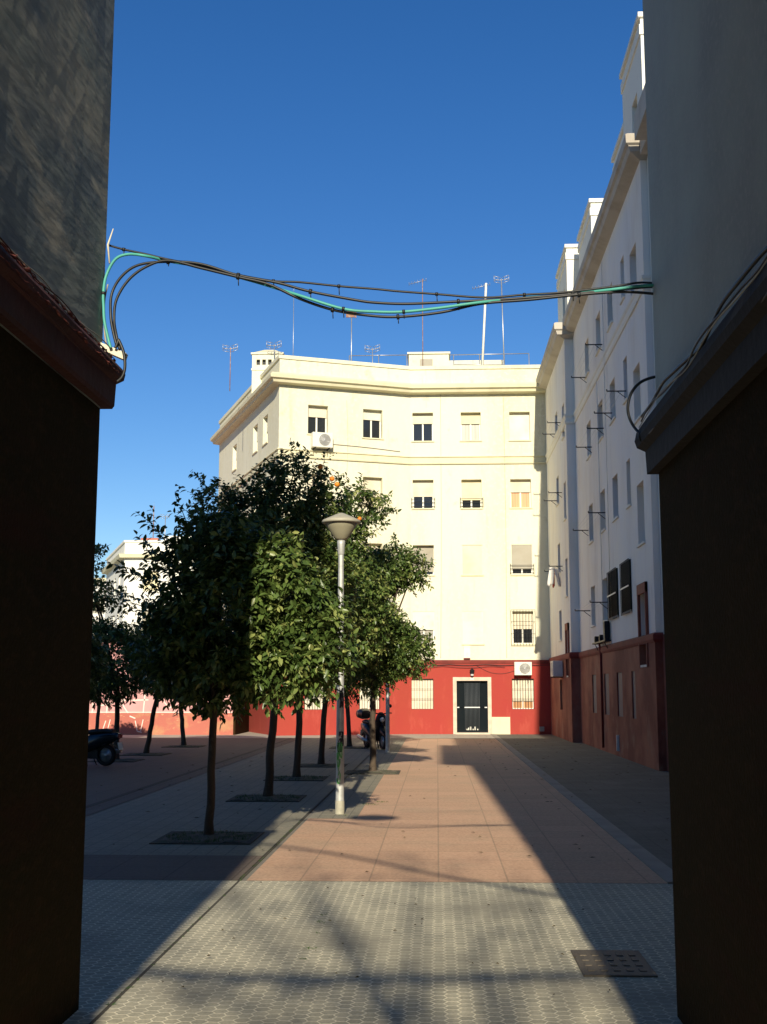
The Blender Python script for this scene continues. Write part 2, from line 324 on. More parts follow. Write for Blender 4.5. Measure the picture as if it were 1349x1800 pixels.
def sweep(mb, path, prof, m=None, closed=False, caps=True):
    """prof: list of (out, z) swept along a list of 2D points, out = to the right of travel's normal (u.y,-u.x)"""
    P = [Vector(p) for p in path]; offs = []
    for i in range(len(P)):
        ns = []
        if i > 0: u = (P[i] - P[i - 1]).normalized(); ns.append(Vector((u.y, -u.x)))
        if i < len(P) - 1: u = (P[i + 1] - P[i]).normalized(); ns.append(Vector((u.y, -u.x)))
        n = sum(ns, Vector((0, 0))).normalized(); offs.append(n / max(.3, n.dot(ns[0])))
    base = len(mb.v); k = len(prof); mi = mb.mi(m)
    for i, p in enumerate(P):
        for (o, z) in prof: q = p + offs[i] * o; mb.v.append((q.x, q.y, z))
    for i in range(len(P) - 1):
        for j in range(k):
            j2 = (j + 1) % k
            mb.f.append((base + i * k + j, base + (i + 1) * k + j, base + (i + 1) * k + j2, base + i * k + j2)); mb.m.append(mi); mb.smooth.append(False)
    if caps:
        mb.f.append(tuple(base + j for j in range(k))); mb.m.append(mi); mb.smooth.append(False)
        mb.f.append(tuple(base + (len(P) - 1) * k + j for j in range(k))[::-1]); mb.m.append(mi); mb.smooth.append(False)
def grille(F, a0, a1, z0, z1, b, parent, na=7, nz=3, r=.007, m='black_metal'):
    g = MB()
    for i in range(na + 1):
        a = a0 + (a1 - a0) * i / na; g.tube([F.p(a, b, z0), F.p(a, b, z1)], r, 5)
    for i in range(nz + 1):
        z = z0 + (z1 - z0) * (i + .0) / nz; g.tube([F.p(a0, b, z), F.p(a1, b, z)], r, 5)
    return g.build('grille', M[m], parent)
def window(F, hole, parent, depth=.23, shut=.4, smat='shut_cream', pane='glass', gr=None, sashes=2, box=True, railing=False, sill='cream_trim', name='window'):
    a0, a1, z0, z1 = hole; d = -depth
    fr = MB(); t = .045
    fbox(fr, F, a0, a0 + t, d - .05, d, z0, z1); fbox(fr, F, a1 - t, a1, d - .05, d, z0, z1)
    fbox(fr, F, a0 + t, a1 - t, d - .05, d, z0, z0 + t); fbox(fr, F, a0 + t, a1 - t, d - .05, d, z1 - t, z1)
    if sashes == 2: mid = (a0 + a1) / 2; fbox(fr, F, mid - .03, mid + .03, d - .045, d + .006, z0 + t, z1 - t)
    w = fr.build(name, M['pvc'], parent)
    g = MB(); fbox(g, F, a0 + t, a1 - t, d - .045, d - .03, z0 + t, z1 - t); g.build('pane', M[pane], w)
    if shut > 0:
        s = MB(); zs = z1 - (z1 - z0) * shut; fbox(s, F, a0 + .012, a1 - .012, d + .012, d + .03, zs, z1 - (.0 if not box else .0)); fbox(s, F, a0 + .01, a1 - .01, d + .008, d + .034, zs - .02, zs)
        s.build('shutter', M[smat], w)
    if sill:
        s = MB(); fbox(s, F, a0 - .05, a1 + .05, -depth + .0, .045, z0 - .045, z0 + .004); s.build('sill', M[sill], w)
    if railing:
        r = MB()
        for q in (.06, .22, .36): r.tube([F.p(a0 - .06, .07, z0 + q), F.p(a1 + .06, .07, z0 + q)], .011, 5)
        for a in (a0 - .05, a1 + .05):
            for q in (.06, .36): r.tube([F.p(a, .0, z0 + q), F.p(a, .07, z0 + q)], .011, 5)
            r.tube([F.p(a, .07, z0 + .02), F.p(a, .07, z0 + .42)], .011, 5)
        r.build('railing', M['black_metal'], w)
    if gr: grille(F, a0 - gr[0], a1 + gr[0], z0 - gr[0], z1 + gr[0], gr[1], w, gr[2], gr[3])
    return w

# ------------------------------------------------------------------ the ground
def sheet(name, rects, z, m, label=None, kind='structure'):
    mb = MB()
    for (x0, x1, y0, y1) in rects: mb.face([(x0, y0, z), (x1, y0, z), (x1, y1, z), (x0, y1, z)])
    o = mb.build(name, M[m]); o['kind'] = kind
    return o
sheet('ground', [(-500, 500, -300, 900)], 0, 'ground')
YB = 11.0
sheet('pavement', [(-1.772, 30, -30, YB), (-30, -1.795, -30, YB)], .006, 'hex')
sheet('path', [(-1.72, 2.02, YB, 16.2), (-1.08, 2.02, 16.2, 42.4)], .008, 'red_slab')
sheet('path', [(-30, -1.80, YB, 12.6), (-30, -4.75, 12.6, 42.4)], .009, 'shade_brown_slab')
sheet('pavement', [(-1.72, -1.08, 16.2, 42.4), (-4.72, -1.80, 12.6, 42.4)], .010, 'grey_slab')
sheet('pavement', [(2.20, 30, YB, 46.4)], .012, 'green_slab')
sheet('pavement', [(-40, 2.02, 42.4, 60)], .013, 'concrete')
kb = MB()
kb.box(2.02, 2.20, YB, 46.4, -.05, .022)
y = 3.0
while y < 42: 
    w_ = .95; y += 1.0
structure('kerb', kb, M['kerb'])
jb = MB(); jb.box(-1.795, -1.772, 3, 42, -.05, .0065); jb.box(-5.16, -5.06, YB, 42.4, -.05, .0125)
structure('gutter', jb, M['groove'])

# drain cover, foreground right
cv = thing('drain_cover', (1.2, 7.85, 0), 'square dark iron drain cover in the hexagonal paving of the foreground', 'drain cover')
cb = MB(); cb.box(.86, 1.30, 7.50, 8.2, -.03, .016); cb.build('frame', M['iron'], cv)
cb = MB()
cb.box(.885, 1.275, 7.53, 8.17, .010, .0165)
for i in range(5):
    for k in range(4):
        x = .90 + i * .078; yy = 7.60 + k * .14
        cb.box(x, x + .04, yy, yy + .06, .0165, .021)
cb.build('lid', M['iron'], cv)

# ------------------------------------------------------------------ alley buildings the camera stands between
def alley_building(left):
    s = -1 if left else 1
    X = -1.93 if left else 1.245
    FX = X + s * 22
    Y0, Y1, H = (-8.0 if left else -1.3), 6.64, 16.05
    t = thing('apartment_building', (X + s * 5, 0, 0), 'dark building flanking the camera on the left, sun patches put into its paint colour above a dark red moulding' if left else
              'dark building flanking the camera on the right, plain grey stucco above a dark brown moulding', 'building')
    zt = 3.30 if left else 2.98
    up = 'sun_patch_wall' if left else 'grey_wall'
    w = MB(); x0, x1 = sorted((X, FX))
    # the alley face is finely cut so that its plaster can be slightly uneven
    ny, nz = 90, 60
    def fx(y, z):
        if y > Y1 - .001 or y < Y0 + .001: return X
        return X + .006 * math.sin(y * 3.1 + z * 1.7) * math.sin(z * 2.3 + y) + random.uniform(-.0008, .0008)
    vs = [[(fx(Y0 + (Y1 - Y0) * i / ny, z), Y0 + (Y1 - Y0) * i / ny, z) for i in range(ny + 1)] for z in [zt + (H - zt) * (k / nz) ** 1.0 for k in range(nz + 1)]]
    base = len(w.v)
    for row in vs: w.v += row
    for k in range(nz):
        for i in range(ny):
            a = base + k * (ny + 1) + i; q = (a, a + 1, a + ny + 2, a + ny + 1)
            w.f.append(q if left else q[::-1]); w.m.append(0); w.smooth.append(False)
    for (pa, pb) in (((X, Y1), (FX, Y1)), ((FX, Y0), (X, Y0)), ((FX, Y1), (FX, Y0))):
        w.face([(*pa, zt), (*pb, zt), (*pb, H), (*pa, H)])
    w.face([(X, Y0, H), (FX, Y0, H), (FX, Y1, H), (X, Y1, H)])
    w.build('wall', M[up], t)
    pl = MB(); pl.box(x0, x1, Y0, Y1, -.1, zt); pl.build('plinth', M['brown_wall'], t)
    # moulding: profile swept along alley face and round the far corner
    if left:
        prof = [(-.02, 3.31), (.055, 3.31), (.065, 3.33), (.07, 3.46), (.105, 3.49), (.112, 3.53), (.095, 3.56), (.045, 3.61), (-.02, 3.645)]
        path = [(FX, Y1), (X, Y1), (X, Y0)]; path = [path[2], path[1], path[0]]
        path2 = [(X, Y0), (X, Y1), (FX, Y1)]
        mb = MB(); sweep(mb, path2, [(o, z) for o, z in prof], None)
    else:
        prof = [(-.02, 2.90), (.055, 2.90), (.06, 3.03), (.10, 3.06), (.11, 3.10), (.10, 3.15), (.05, 3.22), (-.02, 3.24)]
        mb = MB(); sweep(mb, [(FX, Y1), (X, Y1), (X, Y0)], prof, None)
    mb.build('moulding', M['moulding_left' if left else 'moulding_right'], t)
    if left:
        rf = random.Random(9)
        for (o_, z, y1_, q) in ((.088, 3.575, 6.60, 1), (.060, 3.612, 6.55, .8), (.113, 3.50, 6.62, .7)):
            fl = MB(); P = []; RR = []; y = 3.4
            while y < y1_:
                P.append((X + o_ + rf.uniform(-.004, .004), y, z + rf.uniform(-.006, .006))); RR.append(q * (rf.uniform(.0015, .004) if rf.random() < .72 else rf.uniform(.007, .014))); y += rf.uniform(.018, .05)
            fl.tube(P, RR, 6); fl.build('flaking_edge', M['flaking'], t)
    if left:
        by = MB(); by.box(-1.96, -1.62, -5.0, -2.5, 4.0, 6.85); by.box(-1.96, -1.58, -5.04, -2.46, 3.9, 4.0); by.build('added_shade_box', M['white_trim'], t)  # unseen box added behind the camera to shift the ground shadow edge
    cprof = [(-.02, 13.0), (.38, 13.02), (.42, 13.12), (.60, 13.2), (.62, 13.4), (-.02, 13.46)]
    yc = -1.3 if not left else -9.0
    if left: path = [(X, -8), (X, Y1), (FX, Y1)]
    else: path = [(FX, Y1), (X, Y1), (X, Y0), (FX, Y0)]
    mb = MB(); sweep(mb, path, cprof); mb.build('cornice', M['white_trim'], t)
    return t
alley_building(True); alley_building(False)
BB = thing('apartment_building', (8, -7, 0), 'plain building set back to the right behind the camera', 'building')
b_ = MB(); b_.box(2.4, 22, -12, -2.2, -.1, 13.0); b_.build('wall', M['grey_wall'], BB)
b_ = MB(); sweep(b_, [(22, -2.2), (2.4, -2.2), (2.4, -12)], [(-.2, 13.0), (.3, 13.05), (.34, 13.3), (-.2, 13.34)]); b_.build('cornice', M['white_trim'], BB)
for k_ in range(3):
    for z_ in (4.2, 7.2, 10.2):
        b_ = MB(); b_.box(2.36, 2.40, -10.8 + 3 * k_, -9.9 + 3 * k_, z_, z_ + 1.2); b_.build('window', M['shut_grey'], BB)

# ------------------------------------------------------------------ the building across the square
FB = thing('apartment_building', (0, 46.5, 0), 'cream five-storey apartment block with red ground floor facing the camera across the square', 'building')
FR = Fr((-1.0, 46.5), (1, 0))                    # straight section, a = X + 1
v = Vector((-1.0 + 6.0, 46.5 - 44.6)); FLn = v.length
FL = Fr((-6.0, 44.6), v)                         # bent section
SDd = Vector((4.4, -11.4)); SLn = SDd.length
FS = Fr((-10.4, 56.0), SDd)                      # side wall running back to the left, a from far end
ZR, ZC, ZP = 2.78, 13.35, 14.5
RW = [(3.44, 4.69), (6.12, 7.29), (8.75, 9.89), (11.45, 12.6)]
def rr(F, cols, rows): return [(c0, c1, z0, z1) for (z0, z1) in rows for (c0, c1) in cols]
colsR = [(.08, .90), (2.0, 2.79), (3.92, 4.73)]
holesR = rr(FR, colsR, RW); groundR = [(-.03 + .0, .85, .95, 2.11), (3.86, 4.70, .95, 2.11)]
groundR[0] = (.0, .85, .95, 2.11)
door = (1.74, 2.93, .06, 2.03)
colsL = [(1.15, 1.95), (3.38, 4.18)]
rowsL = [(z0 + .02, z1 + .02) for z0, z1 in RW]
holesL = rr(FL, colsL, rowsL); groundL = [(1.1, 1.92, .95, 2.15), (3.25, 4.08, .95, 2.15)]
holesS = [(a0, a0 + .85, z0, z1) for a0 in (SLn - 2.75, SLn - 4.6, SLn - 8.9) for (z0, z1) in RW]
wl = MB()
facade(wl, FR, 0, 7.0, ZR, ZC + .1, holesR); facade(wl, FL, 0, FLn, ZR, ZC + .1, holesL); facade(wl, FS, 0, SLn, ZR, ZC + .1, holesS)
wl.build('wall', M['cream'], FB)
pb = MB()
facade(pb, FR, 0, 7.0, -.05, ZR, groundR + [door], b=.03); facade(pb, FL, 0, FLn, -.05, ZR, groundL, b=.03); facade(pb, FS, 0, SLn, -.05, ZR, [], b=.03)
pb.build('plinth', M['red'], FB)
outl = [(-10.4, 56.0), (-6.0, 44.6), (-1.0, 46.5), (6.0, 46.5)]
mb = MB(); sweep(mb, outl, [(-.05, ZR - .10), (.05, ZR - .10), (.07, ZR - .02), (.07, ZR + .03), (-.05, ZR + .06)]); mb.build('base_moulding', M['red_dark'], FB)
mb = MB(); sweep(mb, outl, [(-.05, 10.50), (.06, 10.50), (.075, 10.54), (.02, 10.57), (.02, 10.76), (.07, 10.79), (.06, 10.83), (-.05, 10.84)]); mb.build('string_course', M['cream_trim'], FB)
mb = MB(); sweep(mb, outl, [(-.05, 13.32), (.30, 13.36), (.34, 13.46), (.44, 13.50), (.46, 13.62), (.40, 13.66), (.40, 13.70), (-.05, 13.74)]); mb.build('cornice', M['cream_trim'], FB)
mb = MB(); sweep(mb, outl, [(-.25, 13.70), (.0, 13.70), (.0, 14.36), (.05, 14.36), (.06, 14.50), (-.30, 14.52)]); mb.build('parapet', M['cream'], FB)
mb = MB(); mb.face([(-10.4, 56, 13.73), (-6, 44.6, 13.73), (-1, 46.5, 13.73), (6, 46.5, 13.73), (8, 60, 13.73), (-8, 60, 13.73)]); mb.build('roof', M['roof'], FB)
# windows, straight section (ground to top)
spec = {(0, 3): dict(shut=.34), (1, 3): dict(shut=.36, smat='shut_yellow', pane='glass_curtain'), (2, 3): dict(shut=.985, smat='shut_white'),
        (0, 2): dict(shut=.55, railing=True), (1, 2): dict(shut=.68, smat='shut_yellow', railing=True), (2, 2): dict(shut=.42, pane='glass_orange'),
        (0, 1): dict(shut=.86, smat='shut_grey', pane='glass'), (1, 1): dict(shut=.985, smat='shut_cream', depth=.06), (2, 1): dict(shut=.80, smat='shut_grey', railing=True, depth=.05),
        (0, 0): dict(shut=.55, smat='shut_white', depth=.05, pane='glass_curtain'), (1, 0): dict(shut=.985, smat='shut_white', depth=.04), (2, 0): dict(shut=.52, smat='shut_cream', gr=(.06, .10, 8, 3))}
for (c, r), k in spec.items(): window(FR, (*colsR[c], *RW[r]), FB, **k)
for i, h in enumerate(groundR):
    w_ = window(FR, h, FB, shut=.985 if i == 0 else .72, smat='shut_cream', gr=(-.01, .02, 8, 3), sill=None, pane='glass_orange', depth=.12)
for (c, r), k in {(0, 3): dict(shut=.36, smat='shut_cream'), (1, 3): dict(shut=.32, smat='shut_white'), (0, 2): dict(shut=.6), (1, 2): dict(shut=.985), (0, 1): dict(shut=.5), (1, 1): dict(shut=.985), (0, 0): dict(shut=.985), (1, 0): dict(shut=.6)}.items():
    window(FL, (*colsL[c], *rowsL[r]), FB, **k)
for h in groundL: window(FL, h, FB, shut=.985, smat='shut_white', gr=(-.01, .02, 8, 3), sill=None, depth=.12)
for h in holesS: window(FS, h, FB, shut=.5, smat='shut_white', depth=.18)
# entrance: stone surround, black glazed door, lantern, meter panel
e = MB(); d0, d1 = door[0], door[1]
fbox(e, FR, d0 - .14, d0, -.1, .07, -.02, 2.17); fbox(e, FR, d1, d1 + .14, -.1, .07, -.02, 2.17); fbox(e, FR, d0, d1, -.1, .069, 2.03, 2.168); fbox(e, FR, d0 - .05, d1 + .05, -.15, .30, -.02, .075)
e.build('door_surround', M['stone'], FB)
dr = MB(); fbox(dr, FR, d0, d1, -.16, -.13, .075, 2.03)
for a, w_ in ((d0 + .0, .07), (d0 + .255, .06), (d1 - .315, .06), (d1 - .07, .07)): fbox(dr, FR, a, a + w_, -.13, -.085, .075, 2.03)
for z in (.075, 1.02, 1.96): fbox(dr, FR, d0 + .0, d1, -.13, -.083, z, z + .07)
dr = dr.build('door', M['door_black'], FB)
for (q0, q1) in ((d0 + .325, d1 - .325),):
    g = MB()
    n_ = 11
    for i in range(n_ + 1):
        a = q0 + (q1 - q0) * i / n_; g.tube([FR.p(a, -.07, .16), FR.p(a, -.07, 1.95)], .008, 5)
    g.build('grille', M['door_bars'], dr)
h = MB(); fbox(h, FR, d0 + .30, d1 - .30, -.08, -.05, 1.0, 1.04); fbox(h, FR, d0 + .01, d0 + .1, -.08, -.05, 1.0, 1.04); fbox(h, FR, d1 - .12, d1 - .02, -.08, -.05, 1.0, 1.04); h.build('push_bar', M['alu'], dr)
h = MB()
for a in (.36, .43, .50, .60, .68, .78): fbox(h, FR, d0 + a, d0 + a + .05, -.125, -.118, .16 , .16 + .05 + .04 * ((a * 100) % 3))
fbox(h, FR, d0 + .35, d0 + .85, -.125, -.118, .12, .145); h.build('notice', M['pvc'], dr)
mp_ = MB(); fbox(mp_, FR, d1 + .143, d1 + .84, 0, .06, .0, .66); mp_.build('meter_panel', M['cream_trim'], FB)
mp_ = MB(); fbox(mp_, FR, 2.27, 2.40, .069, .078, 2.06, 2.15); mp_.build('number_plate', M['ac_white'], FB)
cb = thing('cable_box', (1.14, 46.42, 2.87), 'tall cream cable box on the facade above the entrance door', 'cable box')
b_ = MB(); fbox(b_, FR, 2.02, 2.28, .0, .12, 2.90, 3.34); fbox(b_, FR, 2.01, 2.29, .0, .13, 3.32, 3.35); b_.build('casing', M['ac_white'], cb)
b_ = MB(); fbox(b_, FR, 2.03, 2.27, .0, .11, 2.87, 2.90); b_.build('base', M['red_dark'], cb)
ln = thing('wall_lantern', (1.34, 46.3, 2.3), 'small dark wall lantern above the black entrance door', 'lantern')
b_ = MB(); c = FR.p(2.34, .16, 0); b_.lathe([(.0, 2.50), (.04, 2.48), (.10, 2.42), (.09, 2.41), (.05, 2.20), (.0, 2.19)], (c.x, c.y, 0), 8, sm=False); b_.build('lamp_body', M['black_metal'], ln)
b_ = MB(); b_.tube([FR.p(2.34, .03, 2.36), FR.p(2.34, .08, 2.52), FR.p(2.34, .16, 2.51)], .012, 6); b_.build('bracket', M['black_metal'], ln)
b_ = MB(); b_.lathe([(.086, 2.40), (.055, 2.22)], (c.x, c.y, 0), 8, sm=False); b_.build('glass', M['lens_clear'], ln)
ob = MB(); fbox(ob, FR, 4.88, 5.06, .03, .09, .12, .30); tag(ob.build('outlet_box', M['grey_plastic']), 'small grey outlet box low on the shaded red wall near the corner', 'outlet box')
# roof of that building: stair hut, low hut, railing, chimney
h = MB(); h.box(-1.08, .56, 47.6, 50.0, 13.73, 15.32); h.box(-1.14, .62, 47.54, 50.06, 15.32, 15.40); h.box(.56, 2.8, 47.9, 50, 13.73, 15.12)
h = h.build('roof_hut', M['cream'], FB)
g = MB(); g.box(-.62, -.10, 47.55, 47.6, 14.4, 15.1); g.build('window', M['shut_grey'], h)
rl = MB()
for zz in (15.18,): rl.tube([(-3.5, 47.2, zz), (-1.1, 47.2, zz)], .02, 5); rl.tube([(.6, 47.2, zz - .02), (3.8, 47.2, zz)], .02, 5)
for x in (-3.5, -2.3, -1.15, .75, 1.8, 2.8, 3.8): rl.tube([(x, 47.2, 13.7), (x, 47.2, 15.18)], .02, 5)
rl.tube([(.75, 47.2, 14.75), (2.8, 47.2, 14.72)], .018, 5); rl.build('roof_railing', M['alu'], FB)
# chimney with four slots, on the left of the roof
chx0, chx1, chy0, chy1 = -7.55, -6.30, 47.6, 48.7
ch = MB()
F1 = Fr((chx0, chy0), (1, 0)); sl = [(.18 + i * .24, .18 + i * .24 + .15, 14.95, 15.18) for i in range(4)]
facade(ch, F1, 0, chx1 - chx0, 13.7, 15.4, sl, depth=.15)
F2 = Fr((chx0, chy1), (0, -1)); facade(ch, F2, 0, chy1 - chy0, 13.7, 15.4, [], depth=.1)
F3 = Fr((chx1, chy0), (0, 1)); facade(ch, F3, 0, chy1 - chy0, 13.7, 15.4, [], depth=.1)
ch.box(chx0 + .1, chx1 - .1, chy0 + .16, chy1, 13.7, 15.35)
ch.box(chx0 - .05, chx1 + .05, chy0 - .05, chy1 + .05, 15.4, 15.47)
ch.box(chx0 - .03, chx1 + .03, chy0 - .03, chy0, 14.72, 14.80)
ch = ch.build('chimney', M['cream'], FB)
g = MB()
cxm, cym = (chx0 + chx1) / 2, (chy0 + chy1) / 2
g.idx([(chx0, chy0, 15.47), (chx1, chy0, 15.47), (chx1, chy1, 15.47), (chx0, chy1, 15.47), (cxm - .2, cym, 15.75), (cxm + .2, cym, 15.75)], [(0, 1, 5, 4), (1, 2, 5), (2, 3, 4, 5), (3, 0, 4)])
g.build('cap', M['cream_trim'], ch)
g = MB(); fbox(g, F1, .16, 1.1, -.149, -.14, 14.93, 15.2); g.build('flue_opening', M['black_metal'], ch)

# ------------------------------------------------------------------ right-hand building
RB = thing('apartment_building', (6, 33, 0), 'white apartment block in shade along the right side, worn red ground floor and drying racks', 'building')
N1 = Fr((4.65, 39.3), (0, -1))          # a runs toward the camera, normal -X
YN = lambda y: 39.3 - y
N2 = Fr((4.36, 46.5), (0, -1)); YF = lambda y: 46.5 - y
NE = Fr((4.65, 25.75), (1, 0)); PE = Fr((4.36, 39.3), (1, 0))
def yh(F, y0, y1, z0, z1): return (F(y1), F(y0), z0, z1)
cN = [(35.35, 36.25), (32.75, 33.65), (30.4, 31.3), (28.4, 28.95)]
rN = [(1.02, 2.13), (3.58, 4.74), (6.08, 7.2), (8.68, 9.74), (11.24, 12.3)]
HN = []
for j, (z0, z1) in enumerate(rN):
    for i, (y0, y1) in enumerate(cN):
        if j == 1 and i == 3: y0, y1 = 28.75, 30.0
        if j == 1 and i == 2: y0, y1 = 30.85, 32.3
        HN.append((yh(YN, y0, y1, z0, z1), i, j))
st = [yh(YN, 26.65, 27.55, a, b) for a, b in ((2.24, 3.83), (4.97, 6.36), (7.84, 9.1), (10.5, 11.95))]
cF = [(39.75, 40.45), (42.1, 42.9)]
HF = [(yh(YF, 42.1, 42.9, a, b), 1, j) for j, (a, b) in enumerate(((1.0, 2.04), (3.42, 4.46), (5.8, 6.84), (8.26, 9.25), (10.6, 11.6)))] + \
     [(yh(YF, 39.85, 40.5, a, b), 0, j + 1) for j, (a, b) in enumerate(((2.15, 3.65), (4.8, 6.05), (7.4, 8.65), (10.2, 11.35)))]
wl = MB()
ZRR = 2.85
facade(wl, N1, 0, 13.55, ZRR, 14.0, [h for h, i, j in HN] + st); facade(wl, N2, 0, 7.2, ZRR, 14.0, [h for h, i, j in HF])
facade(wl, NE, 0, .6, ZRR, 14.0, []); facade(wl, PE, 0, .29, ZRR, 14.0, [])
# long set-back continuation toward the alley
wl.box(4.80, 20, 6.65, 25.74, 2.85, 14.4)
wl.box(5.3, 20, 25.76, 60, 13.9, 14.3)
wl.build('wall', M['white'], RB)
pb = MB()
facade(pb, N1, 0, 13.58, -.05, ZRR, [h for h, i, j in HN] + st, b=.03); facade(pb, N2, 0, 7.23, -.05, ZRR, [h for h, i, j in HF], b=.03)
facade(pb, NE, -.03, .6, -.05, ZRR, [], b=.03); facade(pb, PE, -.03, .26, -.05, ZRR, [], b=.03)
pb.box(4.78, 20, 6.65, 25.74, -.05, ZRR)
pb.build('plinth', M['red_old'], RB)
outr = [(4.36, 46.5), (4.36, 39.3), (4.65, 39.3)]; outn = [(4.65, 39.3), (4.65, 25.75), (5.3, 25.75)]
outr_ = [(4.36, 46.4), (4.36, 39.3), (4.649, 39.3)]
def both(name, prof, m):
    mb = MB()
    for path in (outr_, outn): sweep(mb, path, prof)
    return mb.build(name, M[m], RB)
both('base_moulding', [(-.05, 2.70), (.05, 2.70), (.075, 2.76), (.075, 2.86), (.03, 2.90), (-.05, 2.90)], 'red_dark')
both('string_course', [(-.05, 10.47), (.03, 10.48), (.05, 10.55), (.02, 10.58), (.02, 10.70), (.05, 10.74), (.06, 10.80), (-.05, 10.84)], 'white_trim')
cp = [(-.05, 13.50), (.26, 13.62), (.30, 13.74), (.36, 13.78), (.37, 13.98), (.30, 14.03), (-.05, 14.06)]
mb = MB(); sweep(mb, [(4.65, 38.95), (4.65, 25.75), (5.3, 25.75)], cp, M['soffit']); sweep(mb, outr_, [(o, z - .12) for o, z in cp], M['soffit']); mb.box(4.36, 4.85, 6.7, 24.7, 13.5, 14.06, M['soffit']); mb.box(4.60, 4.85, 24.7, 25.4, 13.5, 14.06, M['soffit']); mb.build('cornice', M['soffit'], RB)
mb = MB(); sweep(mb, [(4.85, 46.4), (4.85, 25.95), (5.3, 25.95)], [(-.2, 13.95), (0, 13.95), (0, 14.42), (.04, 14.42), (.05, 14.52), (-.22, 14.53)]); mb.build('parapet', M['white'], RB)
for (x0, y0, y1, z1, lo) in ((4.9, 26.5, 29.34, 17.55, .0), (4.95, 29.36, 31.4, 16.2, .0), (5.0, 36.6, 39.9, 17.22, 0), (4.66, 40.7, 43.9, 17.28, 0)):
    F_ = Fr((x0, y1), (0, -1)); L = y1 - y0; hh = [(L - 1.5, L - .75, 14.75, 15.95)] if z1 > 17 else []
    tw = MB(); facade(tw, F_, 0, L, 13.9, z1 - .12, hh); tw.face([(x0, y0, 13.9), (x0 + 2.4, y0, 13.9), (x0 + 2.4, y0, z1 - .12), (x0, y0, z1 - .12)])
    tw.face([(x0, y1, 13.9), (x0 + 2.4, y1, 13.9), (x0 + 2.4, y1, z1 - .12), (x0, y1, z1 - .12)])
    tw.box(x0 - .06, x0 + 2.46, y0 - .06, y1 + .06, z1 - .12, z1)
    tw.box(x0 - .035, x0 + 2.4, y0 - .035, y1 + .03, z1 - .55, z1 - .30)
    tw = tw.build('roof_tower', M['white_trim'], RB)
    for q in hh: s_ = MB(); fbox(s_, F_, q[0], q[1], -.16, -.14, q[2], q[3]); s_.build('window', M['shut_blue'], tw)
for h, i, j in HN:
    if j == 0: window(N1, h, RB, depth=.03, shut=.985, smat='shut_blue', sill=None)
    elif j == 1 and i in (2, 3):
        w_ = window(N1, h, RB, depth=.1, shut=.985, smat='shut_dark', sill='white_trim'); grille(N1, h[0] - .06, h[1] + .06, h[2] - .06, h[3] + .06, .06, w_, 9, 2, .009)
        s_ = MB(); fbox(s_, N1, h[0] - .05, h[1] + .05, .002, .035, h[2] - .04, h[3] + .05); s_.build('outer_shutter', M['shut_dark'], w_)
        s_ = MB(); zm = h[2] + (h[3] - h[2]) * .5; fbox(s_, N1, h[0] - .06, h[1] + .06, .070, .083, zm - .02, zm + .015); s_.build('cross_bar', M['pvc'], w_)
    else: window(N1, h, RB, depth=.17, shut=[.6, .95, .8, .985][(i + j) % 4], smat=['shut_blue', 'shut_grey'][(i + j) % 2], sill='white_trim', pane='glass')
for k, h in enumerate(st): window(N1, h, RB, depth=.16, shut=.0 if k else .3, smat='shut_dark', sill='white_trim', pane='glass' if k == 0 else 'glass_curtain')
for h, i, j in HF: window(N2, h, RB, depth=.16, shut=.95 if i else .0, smat='shut_blue', sill='white_trim' if j else None)
# brown door-like panels at first landing
for F_, h in ((N1, st[0]), (N2, HF[5][0])):
    s_ = MB(); fbox(s_, F_, h[0] - .1, h[0] - .003, -.02, .06, h[2] - .05, h[3] + .22); fbox(s_, F_, h[1] + .003, h[1] + .1, -.02, .06, h[2] - .05, h[3] + .22); fbox(s_, F_, h[0] - .1, h[1] + .1, -.02, .062, h[3] + .003, h[3] + .23)
    s_.build('window_surround', M['red_old'], RB)
# downpipes and cables on that building
dp = MB(); dp.tube([(4.59, 34.0, .1), (4.59, 34.0, 2.7), (4.56, 34.0, 2.95), (4.60, 34.0, 3.1)], .03, 8); dp.build('downpipe', M['red_dark'], RB)
dp = MB(); dp.tube([(4.60, 33.4, 2.9), (4.60, 33.4, 10.4)], .012, 6); dp.tube([(4.60, 31.9, 2.9), (4.61, 31.9, 13.4)], .010, 6); dp.build('wall_cable', M['white_trim'], RB)
s_ = MB(); s_.box(4.56, 4.62, 31.2, 31.28, .15, .55); s_.build('marker_plate', M['pvc'], RB)

# three meter boxes on a shelf
for k, (yy, z0, z1, txt) in enumerate(((34.5, 3.02, 3.2, 'small black wall box on the shaded facade, farthest of three above the red base'), (33.5, 3.02, 3.2, 'small black wall box with pale edge, middle of three above the red base'), (32.5, 3.02, 3.52, 'tall black wall box beside two small ones above the red base'))):
    b_ = MB(); b_.box(4.50, 4.63, yy - .10, yy + .10, z0, z1); b_.box(4.49, 4.50, yy - .08, yy + .08, z0 + .03, z1 - .03)
    tag(b_.build('wall_box', M['black_metal']), txt, 'wall box')
b_ = MB(); b_.box(4.46, 4.65, 32.2, 34.8, 2.975, 3.015)
for yy in (32.5, 34.4): b_.tube([(4.48, yy, 2.98), (4.6, yy, 2.75)], .012, 6)
tag(b_.build('wall_shelf', M['black_metal']), 'thin dark bracket shelf carrying three black boxes on the right facade', 'shelf')

